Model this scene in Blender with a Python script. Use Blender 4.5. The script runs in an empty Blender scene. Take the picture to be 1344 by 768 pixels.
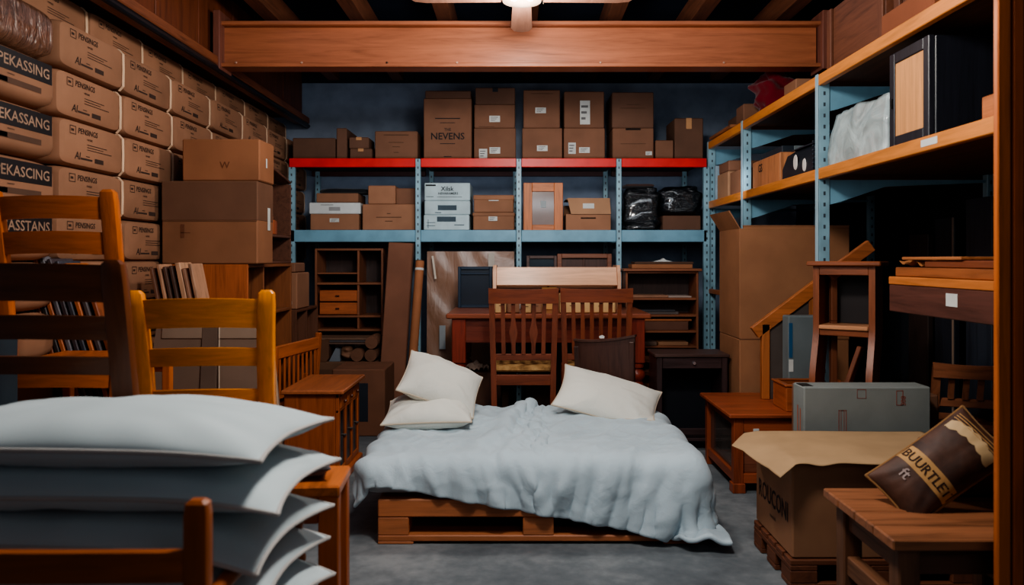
import bpy, bmesh, math, random
import numpy as np
from mathutils import Vector, Matrix, noise
random.seed(7)
sc = bpy.context.scene
COL = sc.collection
PI = math.pi
EYE = 1.2                      # eye height, metres; the camera looks level along +y from x=0, y=0

def wx(px, d): return (px - 680) / 1000 * d        # metres right of the camera axis at distance d
def wz(py, d): return EYE + (340 - py) / 1000 * d  # height above the floor at distance d

# ------------------------------------------------------------------ materials
def lin(c):
    r = []
    for v in c:
        v = v / 255
        r.append(v / 12.92 if v <= .04045 else ((v + .055) / 1.055) ** 2.4)
    return (r[0], r[1], r[2], 1)
MATS = {}
def new_mat(key):
    m = bpy.data.materials.new(key); m.use_nodes = True
    nt = m.node_tree; b = nt.nodes['Principled BSDF']
    MATS[key] = m
    return m, nt, b
def N(nt, t, **kw):
    n = nt.nodes.new(t)
    for k, v in kw.items():
        if hasattr(n, k) and k not in n.inputs: setattr(n, k, v)
        else: n.inputs[k].default_value = v
    return n
def coords(nt, scale=(1, 1, 1)):
    tc = N(nt, 'ShaderNodeTexCoord'); oi = N(nt, 'ShaderNodeObjectInfo')
    mul = N(nt, 'ShaderNodeMath', operation='MULTIPLY'); mul.inputs[1].default_value = 37.0
    nt.links.new(oi.outputs['Random'], mul.inputs[0])
    add = N(nt, 'ShaderNodeVectorMath', operation='ADD')
    nt.links.new(tc.outputs['Object'], add.inputs[0]); nt.links.new(mul.outputs[0], add.inputs[1])
    mp = N(nt, 'ShaderNodeMapping'); mp.inputs['Scale'].default_value = scale
    nt.links.new(add.outputs[0], mp.inputs['Vector'])
    return mp.outputs['Vector'], tc, oi
def ramp(nt, fac, stops):
    r = N(nt, 'ShaderNodeValToRGB'); e = r.color_ramp.elements
    while len(e) < len(stops): e.new(.5)
    for el, (p, c) in zip(e, stops): el.position = p; el.color = c
    nt.links.new(fac, r.inputs['Fac']); return r.outputs['Color']
def bump(nt, b, h, strength, dist=.01):
    bp = N(nt, 'ShaderNodeBump'); bp.inputs['Strength'].default_value = strength; bp.inputs['Distance'].default_value = dist
    nt.links.new(h, bp.inputs['Height']); nt.links.new(bp.outputs['Normal'], b.inputs['Normal'])
def mixv(a, b, t): return tuple(x * (1 - t) + y * t for x, y in zip(a, b))

def soft(c, k):
    g = .3 * c[0] + .59 * c[1] + .11 * c[2]
    return tuple(g + (v - g) * k for v in c)
def wood(c, axis='z', rough=.42, dark=.55, key='wood', knots=False):
    k = f'{key}_{c}_{axis}_{rough}_{knots}'
    if k in MATS: return MATS[k]
    m, nt, b = new_mat(k)
    s = {'x': (1.2, 16, 16), 'y': (16, 1.2, 16), 'z': (16, 16, 1.2)}[axis]
    v, tc, oi = coords(nt, s)
    n1 = N(nt, 'ShaderNodeTexNoise'); n1.inputs['Scale'].default_value = 1.6; n1.inputs['Detail'].default_value = 6; n1.inputs['Distortion'].default_value = 1.2
    nt.links.new(v, n1.inputs['Vector'])
    n2 = N(nt, 'ShaderNodeTexNoise'); n2.inputs['Scale'].default_value = 9; n2.inputs['Detail'].default_value = 3
    nt.links.new(v, n2.inputs['Vector'])
    mx = N(nt, 'ShaderNodeMath', operation='MULTIPLY_ADD'); mx.inputs[1].default_value = .35
    nt.links.new(n2.outputs['Fac'], mx.inputs[0]); nt.links.new(n1.outputs['Fac'], mx.inputs[2])
    L = lin(soft(c, .9)); D = tuple(x * dark for x in L[:3]) + (1,); H = tuple(min(1, x * 1.22) for x in L[:3]) + (1,)
    colr = ramp(nt, mx.outputs[0], [(.42, D), (.66, L), (.9, H)])
    nt.links.new(colr, b.inputs['Base Color'])
    b.inputs['Roughness'].default_value = rough
    b.inputs['Specular IOR Level'].default_value = .4
    bump(nt, b, n2.outputs['Fac'], .12, .004)
    return m

def cardboard(c=(170, 118, 88)):
    k = f'cardboard_{c}'
    if k in MATS: return MATS[k]
    m, nt, b = new_mat(k)
    v, tc, oi = coords(nt)
    n1 = N(nt, 'ShaderNodeTexNoise'); n1.inputs['Scale'].default_value = 5; n1.inputs['Detail'].default_value = 5
    nt.links.new(v, n1.inputs['Vector'])
    L = lin(soft(tuple(q * .93 for q in c), .92)); D = tuple(x * .8 for x in L[:3]) + (1,)
    colr = ramp(nt, n1.outputs['Fac'], [(.3, D), (.65, L)])
    hs = N(nt, 'ShaderNodeHueSaturation')
    mr = N(nt, 'ShaderNodeMapRange'); mr.inputs['To Min'].default_value = .86; mr.inputs['To Max'].default_value = 1.12
    nt.links.new(oi.outputs['Random'], mr.inputs['Value']); nt.links.new(mr.outputs[0], hs.inputs['Value'])
    nt.links.new(colr, hs.inputs['Color']); nt.links.new(hs.outputs[0], b.inputs['Base Color'])
    b.inputs['Roughness'].default_value = .78; b.inputs['Specular IOR Level'].default_value = .25
    w = N(nt, 'ShaderNodeTexNoise'); w.inputs['Scale'].default_value = 30
    nt.links.new(v, w.inputs['Vector']); bump(nt, b, w.outputs['Fac'], .08, .004)
    return m

def fabric(c, rough=.9, weave=.15, crease=0):
    k = f'fabric_{c}_{weave}_{crease}'
    if k in MATS: return MATS[k]
    m, nt, b = new_mat(k)
    v, tc, oi = coords(nt)
    n1 = N(nt, 'ShaderNodeTexNoise'); n1.inputs['Scale'].default_value = 160; n1.inputs['Detail'].default_value = 3
    n2 = N(nt, 'ShaderNodeTexNoise'); n2.inputs['Scale'].default_value = 3
    nt.links.new(v, n1.inputs['Vector']); nt.links.new(v, n2.inputs['Vector'])
    L = lin(c); D = tuple(x * .88 for x in L[:3]) + (1,)
    nt.links.new(ramp(nt, n2.outputs['Fac'], [(.35, D), (.65, L)]), b.inputs['Base Color'])
    b.inputs['Roughness'].default_value = rough; b.inputs['Specular IOR Level'].default_value = .2
    b.inputs['Sheen Weight'].default_value = .15
    if crease:
        v2, _, _ = coords(nt, (6, 6, 6))
        n3 = N(nt, 'ShaderNodeTexNoise'); n3.inputs['Scale'].default_value = 2.2; n3.inputs['Detail'].default_value = 7; n3.inputs['Distortion'].default_value = 1.6
        nt.links.new(v2, n3.inputs['Vector'])
        ad = N(nt, 'ShaderNodeMath', operation='MULTIPLY_ADD'); ad.inputs[1].default_value = .08
        nt.links.new(n1.outputs['Fac'], ad.inputs[0]); nt.links.new(n3.outputs['Fac'], ad.inputs[2])
        bump(nt, b, ad.outputs[0], crease, .02)
    else: bump(nt, b, n1.outputs['Fac'], weave, .002)
    return m

def plain(c, rough=.5, metal=0, key='paint', spec=.4):
    k = f'{key}_{c}_{rough}_{metal}'
    if k in MATS: return MATS[k]
    m, nt, b = new_mat(k)
    v, tc, oi = coords(nt)
    n1 = N(nt, 'ShaderNodeTexNoise'); n1.inputs['Scale'].default_value = 7; n1.inputs['Detail'].default_value = 4
    nt.links.new(v, n1.inputs['Vector'])
    L = lin(c); D = tuple(x * .82 for x in L[:3]) + (1,)
    nt.links.new(ramp(nt, n1.outputs['Fac'], [(.35, D), (.6, L)]), b.inputs['Base Color'])
    b.inputs['Roughness'].default_value = rough; b.inputs['Metallic'].default_value = metal
    b.inputs['Specular IOR Level'].default_value = spec
    return m

def film(c, scale=9, rough=.12, stretch=(1, 1, 3), strength=.9, dk=.6):
    k = f'film_{c}_{scale}'
    if k in MATS: return MATS[k]
    m, nt, b = new_mat(k)
    v, tc, oi = coords(nt, stretch)
    n1 = N(nt, 'ShaderNodeTexNoise'); n1.inputs['Scale'].default_value = scale; n1.inputs['Detail'].default_value = 4; n1.inputs['Distortion'].default_value = 2
    nt.links.new(v, n1.inputs['Vector'])
    L = lin(c); D = tuple(x * dk for x in L[:3]) + (1,)
    nt.links.new(ramp(nt, n1.outputs['Fac'], [(.35, D), (.65, L)]), b.inputs['Base Color'])
    b.inputs['Roughness'].default_value = rough; b.inputs['Specular IOR Level'].default_value = .8
    b.inputs['Coat Weight'].default_value = .6; b.inputs['Coat Roughness'].default_value = .08
    bump(nt, b, n1.outputs['Fac'], strength, .03)
    return m

def glass(c=(30, 36, 42)):
    k = f'glass_{c}'
    if k in MATS: return MATS[k]
    m, nt, b = new_mat(k)
    b.inputs['Base Color'].default_value = lin(c); b.inputs['Roughness'].default_value = .06
    b.inputs['Alpha'].default_value = .45; b.inputs['Specular IOR Level'].default_value = .7
    return m

def steel(c, axis='x'):
    """painted rack steel with a column of punched slots"""
    k = f'steel_{c}'
    if k in MATS: return MATS[k]
    m, nt, b = new_mat(k)
    tc = N(nt, 'ShaderNodeTexCoord'); sp = N(nt, 'ShaderNodeSeparateXYZ'); nt.links.new(tc.outputs['Object'], sp.inputs[0])
    def M(op, a, bb=None):
        n = N(nt, 'ShaderNodeMath', operation=op)
        if isinstance(a, (int, float)): n.inputs[0].default_value = a
        else: nt.links.new(a, n.inputs[0])
        if bb is not None:
            if isinstance(bb, (int, float)): n.inputs[1].default_value = bb
            else: nt.links.new(bb, n.inputs[1])
        return n.outputs[0]
    fr = M('FRACT', M('MULTIPLY', sp.outputs['Z'], 18.0))
    hz = M('LESS_THAN', M('ABSOLUTE', M('SUBTRACT', fr, .5)), .17)
    hx = M('LESS_THAN', M('ABSOLUTE', sp.outputs['X']), .0055)
    hole = M('MULTIPLY', hz, hx)
    n1 = N(nt, 'ShaderNodeTexNoise'); n1.inputs['Scale'].default_value = 9; nt.links.new(tc.outputs['Object'], n1.inputs['Vector'])
    L = lin(c); D = tuple(x * .8 for x in L[:3]) + (1,)
    base = ramp(nt, n1.outputs['Fac'], [(.4, D), (.6, L)])
    mx = N(nt, 'ShaderNodeMix', data_type='RGBA'); nt.links.new(hole, mx.inputs['Factor'])
    nt.links.new(base, mx.inputs[6]); mx.inputs[7].default_value = (.04, .055, .07, 1)
    nt.links.new(mx.outputs[2], b.inputs['Base Color'])
    b.inputs['Roughness'].default_value = .42
    return m

def emit(c, s):
    k = f'emit_{c}_{s}'
    if k in MATS: return MATS[k]
    m, nt, b = new_mat(k)
    b.inputs['Base Color'].default_value = lin(c)
    b.inputs['Emission Color'].default_value = lin(c); b.inputs['Emission Strength'].default_value = s
    return m

INK = plain((34, 30, 32), .8, key='ink'); PALE_INK = plain((96, 66, 48), .8, key='ink')
PAPER = plain((205, 205, 200), .7, key='paper'); TAPE = plain((196, 146, 104), .3, key='tape')
CB = cardboard(); CBD = cardboard((146, 100, 76)); CBL = cardboard((194, 144, 108)); CBV = cardboard((118, 82, 64))
BLUE = plain((116, 160, 180), .4); BLUE_S = steel((134, 170, 184)); RED = plain((216, 34, 28), .38)
SHELF_E = (206, 122, 52); WAX = (196, 104, 34)
DARKSTEEL = plain((28, 34, 42), .45)

# ------------------------------------------------------------------ mesh building
class MB:
    def __init__(s): s.v = []; s.f = []
    def add(s, vs, fs, mat=None):
        o = len(s.v)
        s.v += [tuple(mat @ Vector(p)) if mat else tuple(p) for p in vs]
        s.f += [tuple(i + o for i in f) for f in fs]
    def box(s, x0, x1, y0, y1, z0, z1, b=.003, rot=None):
        c = Vector(((x0 + x1) / 2, (y0 + y1) / 2, (z0 + z1) / 2)); h = (abs(x1 - x0) / 2, abs(y1 - y0) / 2, abs(z1 - z0) / 2)
        b = min(b, min(h) * .45)
        sg = [(i, j, k) for i in (-1, 1) for j in (-1, 1) for k in (-1, 1)]
        vs = []; ix = {}
        for cn in sg:
            for a in range(3):
                ix[cn, a] = len(vs)
                vs.append(tuple(cn[q] * (h[q] - (0 if q == a else b)) for q in range(3)))
        fs = []
        for a in range(3):
            p, q = (a + 1) % 3, (a + 2) % 3
            for sa in (-1, 1):
                loop = []
                for (sp, sq) in ((-1, -1), (1, -1), (1, 1), (-1, 1)):
                    cn = [0, 0, 0]; cn[a] = sa; cn[p] = sp; cn[q] = sq; loop.append(ix[tuple(cn), a])
                fs.append(loop if sa > 0 else loop[::-1])
            for sp in (-1, 1):
                for sq in (-1, 1):
                    c1 = [0, 0, 0]; c1[p] = sp; c1[q] = sq; c2 = list(c1); c1[a] = -1; c2[a] = 1
                    c1 = tuple(c1); c2 = tuple(c2)
                    l = [ix[c1, p], ix[c2, p], ix[c2, q], ix[c1, q]]
                    fs.append(l if sp * sq < 0 else l[::-1])
        for cn in sg:
            l = [ix[cn, 0], ix[cn, 1], ix[cn, 2]]
            fs.append(l if cn[0] * cn[1] * cn[2] > 0 else l[::-1])
        m = Matrix.Translation(c)
        if rot is not None: m = m @ rot
        s.add(vs, fs, m); return s
    def bar(s, p0, p1, w, t, b=.003, up=(0, 0, 1)):
        """a beam of section w x t from p0 to p1; w across 'up', t along it"""
        p0 = Vector(p0); p1 = Vector(p1); d = p1 - p0; L = d.length; d.normalize()
        up = Vector(up); side = d.cross(up)
        if side.length < 1e-4: side = d.cross(Vector((0, 1, 0)))
        side.normalize(); u = side.cross(d)
        m = MB(); m.box(-w / 2, w / 2, 0, L, -t / 2, t / 2, b)
        M = Matrix(((side.x, d.x, u.x, p0.x), (side.y, d.y, u.y, p0.y), (side.z, d.z, u.z, p0.z), (0, 0, 0, 1)))
        s.add(m.v, m.f, M); return s
    def sweep(s, pts, secs, closed=False, cap=True):
        """loft cross-sections (lists of points) along pts"""
        o = len(s.v); n = len(secs[0])
        for sec in secs: s.v += [tuple(p) for p in sec]
        m = len(secs)
        for i in range(m if closed else m - 1):
            a = o + i * n; bq = o + ((i + 1) % m) * n
            for j in range(n): s.f.append((a + j, a + (j + 1) % n, bq + (j + 1) % n, bq + j))
        if cap and not closed:
            s.f.append(tuple(o + j for j in range(n))[::-1]); s.f.append(tuple(o + (m - 1) * n + j for j in range(n)))
        return s
    def tube(s, pts, r, n=8, closed=False):
        pts = [Vector(p) for p in pts]; secs = []; k = len(pts)
        ref = None
        for i, p in enumerate(pts):
            a = pts[i - 1] if (i > 0 or closed) else p; c = pts[(i + 1) % k] if (i < k - 1 or closed) else p
            d = (c - a).normalized()
            if ref is None: ref = d.orthogonal().normalized()
            ref = (ref - d * ref.dot(d)); ref = ref.normalized() if ref.length > 1e-6 else d.orthogonal().normalized()
            u = d.cross(ref); rr = r[i] if isinstance(r, (list, tuple)) else r
            secs.append([p + (ref * math.cos(t) + u * math.sin(t)) * rr for t in (2 * PI * j / n for j in range(n))])
        return s.sweep(pts, secs, closed)
    def lathe(s, prof, c=(0, 0, 0), n=20):
        secs = [[(c[0] + r * math.cos(2 * PI * j / n), c[1] + r * math.sin(2 * PI * j / n), c[2] + z) for j in range(n)] for r, z in prof]
        return s.sweep(None, secs)
    def prism(s, poly, a0, a1, axis='y'):
        """extrude a 2-D outline along an axis"""
        def P(u, v, a): return {'y': (u, a, v), 'x': (a, u, v), 'z': (u, v, a)}[axis]
        return s.sweep(None, [[P(u, v, a0) for u, v in poly], [P(u, v, a1) for u, v in poly]])
    def grid(s, fn, nu, nv):
        o = len(s.v)
        for j in range(nv + 1):
            for i in range(nu + 1): s.v.append(tuple(fn(i / nu, j / nv)))
        for j in range(nv):
            for i in range(nu):
                a = o + j * (nu + 1) + i; s.f.append((a, a + 1, a + nu + 2, a + nu + 1))
        return s
    def quad(s, a, b, c, d): s.add([a, b, c, d], [(0, 1, 2, 3)]); return s
    def text(s, txt, size, org, right=(1, 0, 0), up=(0, 0, 1), sx=1, align='CENTER', shear=0):
        V, F, W = text_mesh(txt, align)
        r = Vector(right).normalized(); u = Vector(up).normalized(); o = Vector(org)
        s.add([o + r * (x * size * sx + shear * y * size) + u * (y * size) for x, y in V], F); return s
TEXTS = {}
def text_mesh(txt, align):
    k = (txt, align)
    if k in TEXTS: return TEXTS[k]
    cu = bpy.data.curves.new('lettering', 'FONT'); cu.body = txt; cu.align_x = align; cu.resolution_u = 2; cu.offset = .012
    o = bpy.data.objects.new('lettering', cu); COL.objects.link(o)
    me = bpy.data.meshes.new_from_object(o.evaluated_get(bpy.context.evaluated_depsgraph_get()))
    V = [(v.co.x, v.co.y) for v in me.vertices]; F = [tuple(p.vertices) for p in me.polygons]
    bpy.data.objects.remove(o); bpy.data.curves.remove(cu); bpy.data.meshes.remove(me)
    TEXTS[k] = (V, F, 0); return TEXTS[k]

def mesh_of(name, mb, mat, smooth=True, ang=35):
    me = bpy.data.meshes.new(name); me.from_pydata(mb.v, [], mb.f); me.update()
    bm = bmesh.new(); bm.from_mesh(me)
    if len(bm.faces) and smooth != 'keep': bmesh.ops.recalc_face_normals(bm, faces=bm.faces)
    bm.to_mesh(me); bm.free()
    if smooth:
        me.polygons.foreach_set('use_smooth', [True] * len(me.polygons)); me.set_sharp_from_angle(angle=math.radians(ang))
    me.materials.append(mat)
    return me
def part(name, mb, mat, parent=None, loc=None, label=None, ang=35, smooth=True):
    o = bpy.data.objects.new(name, mesh_of(name, mb, mat, smooth, ang)); COL.objects.link(o)
    if parent: o.parent = parent
    if loc: o.location = loc
    if label: o['label'] = label
    return o
def thing(name, label, cat, loc=(0, 0, 0), rz=0, group=None, rot=None):
    o = bpy.data.objects.new(name, None); COL.objects.link(o); o.empty_display_size = .1
    o.location = loc; o.rotation_euler = rot if rot else (0, 0, rz)
    o['label'] = label; o['category'] = cat
    if group: o['group'] = group
    return o
def tag(o, label, cat, group=None):
    o['label'] = label; o['category'] = cat
    if group: o['group'] = group
    return o
def struct(name, mb, mat, parent=None):
    o = part(name, mb, mat, parent)
    if not parent: o['kind'] = 'structure'
    return o
def dup(root, loc, rz=None, label=None, group=None, name=None):
    r = root.copy(); COL.objects.link(r); r.location = loc
    if rz is not None: r.rotation_euler = (0, 0, rz)
    if label: r['label'] = label
    if group: r['group'] = group
    for ch in list(root.children):
        c = ch.copy(); COL.objects.link(c); c.parent = r
        for g in list(ch.children):
            d = g.copy(); COL.objects.link(d); d.parent = c
    return r
def B(*a, **k): return MB().box(*a, **k)

# ------------------------------------------------------------------ the room
def floor_mat():
    m, nt, b = new_mat('concrete')
    v, tc, oi = coords(nt)
    n1 = N(nt, 'ShaderNodeTexNoise'); n1.inputs['Scale'].default_value = 1.6; n1.inputs['Detail'].default_value = 8; n1.inputs['Roughness'].default_value = .65
    n2 = N(nt, 'ShaderNodeTexNoise'); n2.inputs['Scale'].default_value = 22; n2.inputs['Detail'].default_value = 5
    nt.links.new(v, n1.inputs['Vector']); nt.links.new(v, n2.inputs['Vector'])
    ad = N(nt, 'ShaderNodeMath', operation='MULTIPLY_ADD'); ad.inputs[1].default_value = .25
    nt.links.new(n2.outputs['Fac'], ad.inputs[0]); nt.links.new(n1.outputs['Fac'], ad.inputs[2])
    nt.links.new(ramp(nt, ad.outputs[0], [(.42, lin((74, 80, 86))), (.62, lin((104, 110, 114))), (.8, lin((136, 140, 142)))]), b.inputs['Base Color'])
    b.inputs['Roughness'].default_value = .62; b.inputs['Specular IOR Level'].default_value = .3
    bump(nt, b, n2.outputs['Fac'], .1, .005)
    return m
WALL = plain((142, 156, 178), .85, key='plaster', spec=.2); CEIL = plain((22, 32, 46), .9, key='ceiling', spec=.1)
struct('floor', MB().quad((-2.6, -1.2, 0), (2.6, -1.2, 0), (2.6, 7, 0), (-2.6, 7, 0)), floor_mat())
struct('wall_back', B(-2.6, 2.6, 6.85, 7, 0, 2.78, b=0), WALL)
struct('wall_left', B(-2.6, -2.5, -1.2, 7, 0, 3, b=0), WALL)
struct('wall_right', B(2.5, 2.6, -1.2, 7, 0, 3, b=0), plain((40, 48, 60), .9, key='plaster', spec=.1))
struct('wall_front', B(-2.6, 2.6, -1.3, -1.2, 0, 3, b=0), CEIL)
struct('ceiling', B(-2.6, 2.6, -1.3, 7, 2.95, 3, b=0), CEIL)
struct('trim_1', B(-2.6, 2.6, 6.78, 7, 2.78, 2.95), plain((20, 28, 40), .9, key='ceiling'))
for i, x in enumerate((-1.64, -1.07, -.49, .08, .64, 1.2, 1.76)):
    struct(f'trim_{i + 2}', B(x - .05, x + .05, -1.2, 6.78, 2.79, 2.95), wood((110, 62, 40), 'y', .6))
# wood panelling above the packages with the steel rail under it
pw = MB()
for i in range(14): pw.box(-2.5, -1.93 + .004 * (i % 2), -.9 + i * .55, -.9 + (i + 1) * .55 - .006, 2.46, 2.949, .004)
struct('trim_9', pw, wood((112, 56, 32), 'z', .5))
struct('trim_10', B(-2.0, -1.86, -1.1, 6.8, 2.405, 2.46, b=.006), wood((128, 70, 42), 'y', .5))
t = struct('trim_11', MB().tube([(-1.875, -1.1, 2.385), (-1.875, 6.8, 2.385)], .02, 10), plain((40, 44, 52), .35, .6))

# big boxed crossbeam
t = thing('ceiling_crossbeam', 'reddish brown I-shaped crossbeam spanning the room under the ceiling', 'beam', (0, 4.8, 2.4))
bw = wood((164, 94, 62), 'x', .36, .68)
part('web', B(-1.86, 1.88, 0, .03, .025, .26), bw, t)
part('flange', B(-1.87, 1.89, -.05, .09, .262, .286), bw, t)
part('flange', B(-1.87, 1.89, -.05, .09, 0, .024), bw, t)
for s_ in (-1, 1):
    xe = -1.88 if s_ < 0 else 1.9
    part('end_plate', B(xe - .012, xe + .03, -.08, .12, -.02, .345), wood((124, 72, 58), 'z', .4), t)
bolt = MB()
for px_ in (310, 396, 508, 508, 600, 788, 950): 
    x_ = wx(px_, 4.75); bolt.box(x_ - .006, x_ + .006, -.058, -.046, .018, .03, .002)
part('bolt', bolt, plain((190, 150, 130), .4, .3), t)

# ceiling fan
t = thing('ceiling_fan', 'brown ceiling fan with two small lamps in its hub', 'ceiling fan', (.02, 3.95, 2.56))
fm = wood((150, 104, 84), 'y', .5, .85)
part('hub', MB().lathe([(.03, .06), (.1, .05), (.115, .0), (.1, -.025), (.04, -.04), (.001, -.042)], n=28), plain((150, 128, 112), .4), t)
part('down_rod', MB().tube([(0, 0, .05), (0, 0, .388)], .02, 10), plain((60, 50, 46), .4), t)
for k in range(4):
    a = k * PI / 2
    bl = MB(); w0, w1 = .05, .062
    poly = [(.11, -w0), (.5, -w1), (.56, -w1 * .7), (.58, 0), (.56, w1 * .7), (.5, w1), (.11, w0)]
    bl.prism([(p * math.cos(a) - q * math.sin(a), p * math.sin(a) + q * math.cos(a)) for p, q in poly], -.012, .0, 'z')
    part('blade', bl, fm, t)
for x in (-.042, .042):
    part('lamp', MB().lathe([(.018, 0), (.02, -.012), (.012, -.022), (.001, -.025)], (x, -.06, -.018), 14), emit((255, 236, 205), 14), t)
part('pull_chain', MB().tube([(.42 - .31, -.04, 0), (.42 - .31, -.04, -.05)], .002, 6), plain((90, 80, 70), .4), t)

# foreground upright of the doorway
t = thing('wooden_post', 'orange wooden upright post at the right edge in the foreground', 'post', (1.24, 1.95, 0))
part('post', B(-.012, .022, 0, .02, 0, 2.7), wood((190, 96, 36), 'z', .45), t)
part('post', B(.028, .056, .0, .03, 0, 2.7), wood((172, 80, 32), 'z', .45), t)
part('backing_strip', B(.0, .06, .02, .04, 0, 2.7), wood((60, 28, 16), 'z', .5), t)
part('side_panel', B(.058, .3, .005, .04, 0, 2.7), wood((60, 28, 18), 'z', .6), t)

# ------------------------------------------------------------------ back rack
YR = 6.0; XU = [wx(p, YR) for p in (383.5, 549, 681, 812, 927)]
zr = 1.2 + .132 * YR; zb = 1.2 + .038 * YR; YB = 6.66
t = thing('steel_shelving_rack', 'light blue steel shelving rack with red upper beams along the back wall', 'shelving', (0, YR, 0))
for x in XU:
    part('upright', B(-.024, .024, -.02, .02, 0, zr - .07), BLUE_S, t, (x, 0, 0)) if x in (XU[0], XU[-1]) else part('upright', B(-.02, .02, -.022, .02, 0, zr - .005), BLUE_S, t, (x, 0, 0))
    part('upright', B(-.02, .02, -.02, .02, 0, zr - .02), BLUE_S, t, (x + (.03 if x < 0 else -.03), YB - YR, 0))
for i in range(4):
    x0, x1 = XU[i] + .021, XU[i + 1] - .021
    if i == 0: x0 = XU[0] - .02
    if i == 3: x1 = XU[4] + .0
    part('red_beam', B(x0, x1, -.018, .018, zr - .07, zr, b=.004), RED, t)
    part('blue_beam', B(x0, x1, -.02, .018, zb - .094, zb, b=.004), BLUE, t)
    part('rear_beam', B(x0, x1, YB - YR - .015, YB - YR + .015, zr - .07, zr), plain((70, 24, 24), .5), t)
    part('rear_beam', B(x0, x1, YB - YR - .015, YB - YR + .015, zb - .09, zb), BLUE, t)
    part('deck', B(x0, x1, .02, YB - YR - .017, zr - .03, zr - .006), wood((58, 38, 34), 'x', .6), t)
    part('deck', B(x0, x1, .02, YB - YR - .017, zb - .03, zb - .006), wood((70, 56, 50), 'x', .6), t)

# cartons ---------------------------------------------------------------------
def carton(label, x0, x1, y0, y1, z0, z1, mat=CB, tape=True, stickers=(), words=(), lines=(), lid=0, lid_mat=None, grip=None, name='cardboard_box', cat='cardboard box', group=None, rz=0, ink=PALE_INK, seam=None):
    cx, cy = (x0 + x1) / 2, (y0 + y1) / 2; w, d, h = (x1 - x0) / 2, (y1 - y0) / 2, z1 - z0
    t = thing(name, label, cat, (cx, cy, z0), rz, group)
    part('box_body', B(-w, w, -d, d, 0.0005, h - (lid * .4 if lid else 0), b=.006), mat, t)
    if lid: part('lid', B(-w - .005, w + .005, -d - .005, d + .005, h - lid, h, b=.006), lid_mat or mat, t)
    if tape:
        tp = MB(); tp.box(-.022, .022, -d - .0012, -d + .002, h * .74, h - .004, .0005); tp.box(-.022, .022, -d, d, h - .003, h + .0012, .0005)
        part('tape', tp, TAPE if tape is True else tape, t)
    if seam:
        part('tape', B(-w + .004, w - .004, -d - .0012, -d + .001, h * seam - .003, h * seam + .003, b=.0005), plain((104, 70, 50), .6), t)
    yo = -d - (.0075 if lid else .002)
    for (u, v, sw, sh) in stickers:          # centre u (0..1 across), v (0..1 up), width, height in metres
        px, pz = -w + 2 * w * u, h * v
        st = part('shipping_label', B(px - sw / 2, px + sw / 2, yo - .001, -d + .001, pz - sh / 2, pz + sh / 2, b=.0004), PAPER, t)
        ln = MB()
        for q in range(3):
            zq = pz + sh * (.25 - .25 * q); ln.box(px - sw * .38, px + sw * (.3 - .12 * q), yo - .0018, yo - .0005, zq - sh * .05, zq + sh * .05, .0002)
        part('print', ln, plain((110, 108, 108), .8, key='ink'), st)
    if words or lines:
        p = MB()
        for (s_, size, u, v) in words: p.text(s_, size, (-w + 2 * w * u, yo - .0006, h * v), sx=1)
        for (u, v, lw, lh) in lines: p.box(-w + 2 * w * u - lw / 2, -w + 2 * w * u + lw / 2, yo - .0008, yo + .001, h * v - lh / 2, h * v + lh / 2, .0002)
        part('print', p, ink, t)
    if grip:
        u, v, gw, gh = grip
        part('hand_hole', B(-w + 2 * w * u - gw / 2, -w + 2 * w * u + gw / 2, yo - .0006, yo + .002, h * v - gh / 2, h * v + gh / 2, b=.0003), plain((30, 20, 16), .9), t)
    return t
def pc(label, px0, px1, py0, py1, d, depth, z0=None, **k):
    """carton given by its outline and distance"""
    z0 = wz(py1, d) if z0 is None else z0
    return carton(label, wx(px0, d), wx(px1, d), d, d + depth, z0, max(z0 + .02, wz(py0, d)), **k)

D = 6.08; G1 = 'boxes on the red upper shelf'; zt = zr + .001
pc('wide dark brown box at far left end of red shelf', 384, 440, 181, 0, D, .36, zt, mat=CBV, tape=False, group=G1)
pc('dark brown box second from left end of red shelf, taller than its neighbour', 441.5, 455, 168, 0, D, .4, zt, mat=CBV, tape=False, group=G1)
a = pc('small brown box under a smaller one on red shelf', 459, 488, 195, 0, D, .3, zt, mat=CBV, group=G1)
pc('small brown box stacked on another small one on red shelf', 458, 484, 180, 195, D, .25, wz(195, D) + .001, mat=CBV, group=G1)
pc('low brown box left of first inner upright on red shelf', 492, 548, 172, 0, D, .38, zt, mat=CBD, group=G1, tape=False, lines=((.5, .86, .2, .008), (.5, .6, .12, .005), (.5, .45, .06, .005), (.5, .25, .04, .006)))
pc('large brown box printed with big letters on red shelf', 556, 619, 129, 0, D, .42, zt, mat=CBD, tape=False, group=G1, words=(('NEVENS', .075, .5, .33), ('THE', .03, .5, .47)), ink=INK, lines=((.5, .67, .2, .007), (.5, .6, .12, .004), (.5, .26, .12, .005), (.5, .05, .06, .006)))
pc('flat brown box lying on the big lettered box', 558, 618, 119, 129, D, .35, wz(129, D) + .001, mat=CBV, tape=False, group=G1)
pc('brown box with two labels, bottom of stack right of lettered box', 622, 677, 168, 0, D, .42, zt, mat=CBD, tape=False, group=G1, stickers=((.22, .19, .065, .075), (.5, .29, .085, .05)))
pc('brown box with one label, middle of stack right of lettered box', 622.5, 676, 137, 168, D, .42, wz(168, D) + .001, mat=CBD, tape=False, group=G1, stickers=((.5, .38, .085, .05),), lines=((.3, .05, .12, .004),))
pc('dark brown box on top of stack right of lettered box', 624, 676, 115, 137, D, .4, wz(137, D) + .001, mat=CBV, tape=plain((24, 30, 40), .4), group=G1)
pc('brown box with one label, bottom of stack right of middle upright', 685.5, 738, 168, 0, D, .42, zt, mat=CBD, tape=False, group=G1, stickers=((.5, .36, .085, .045),))
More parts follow.
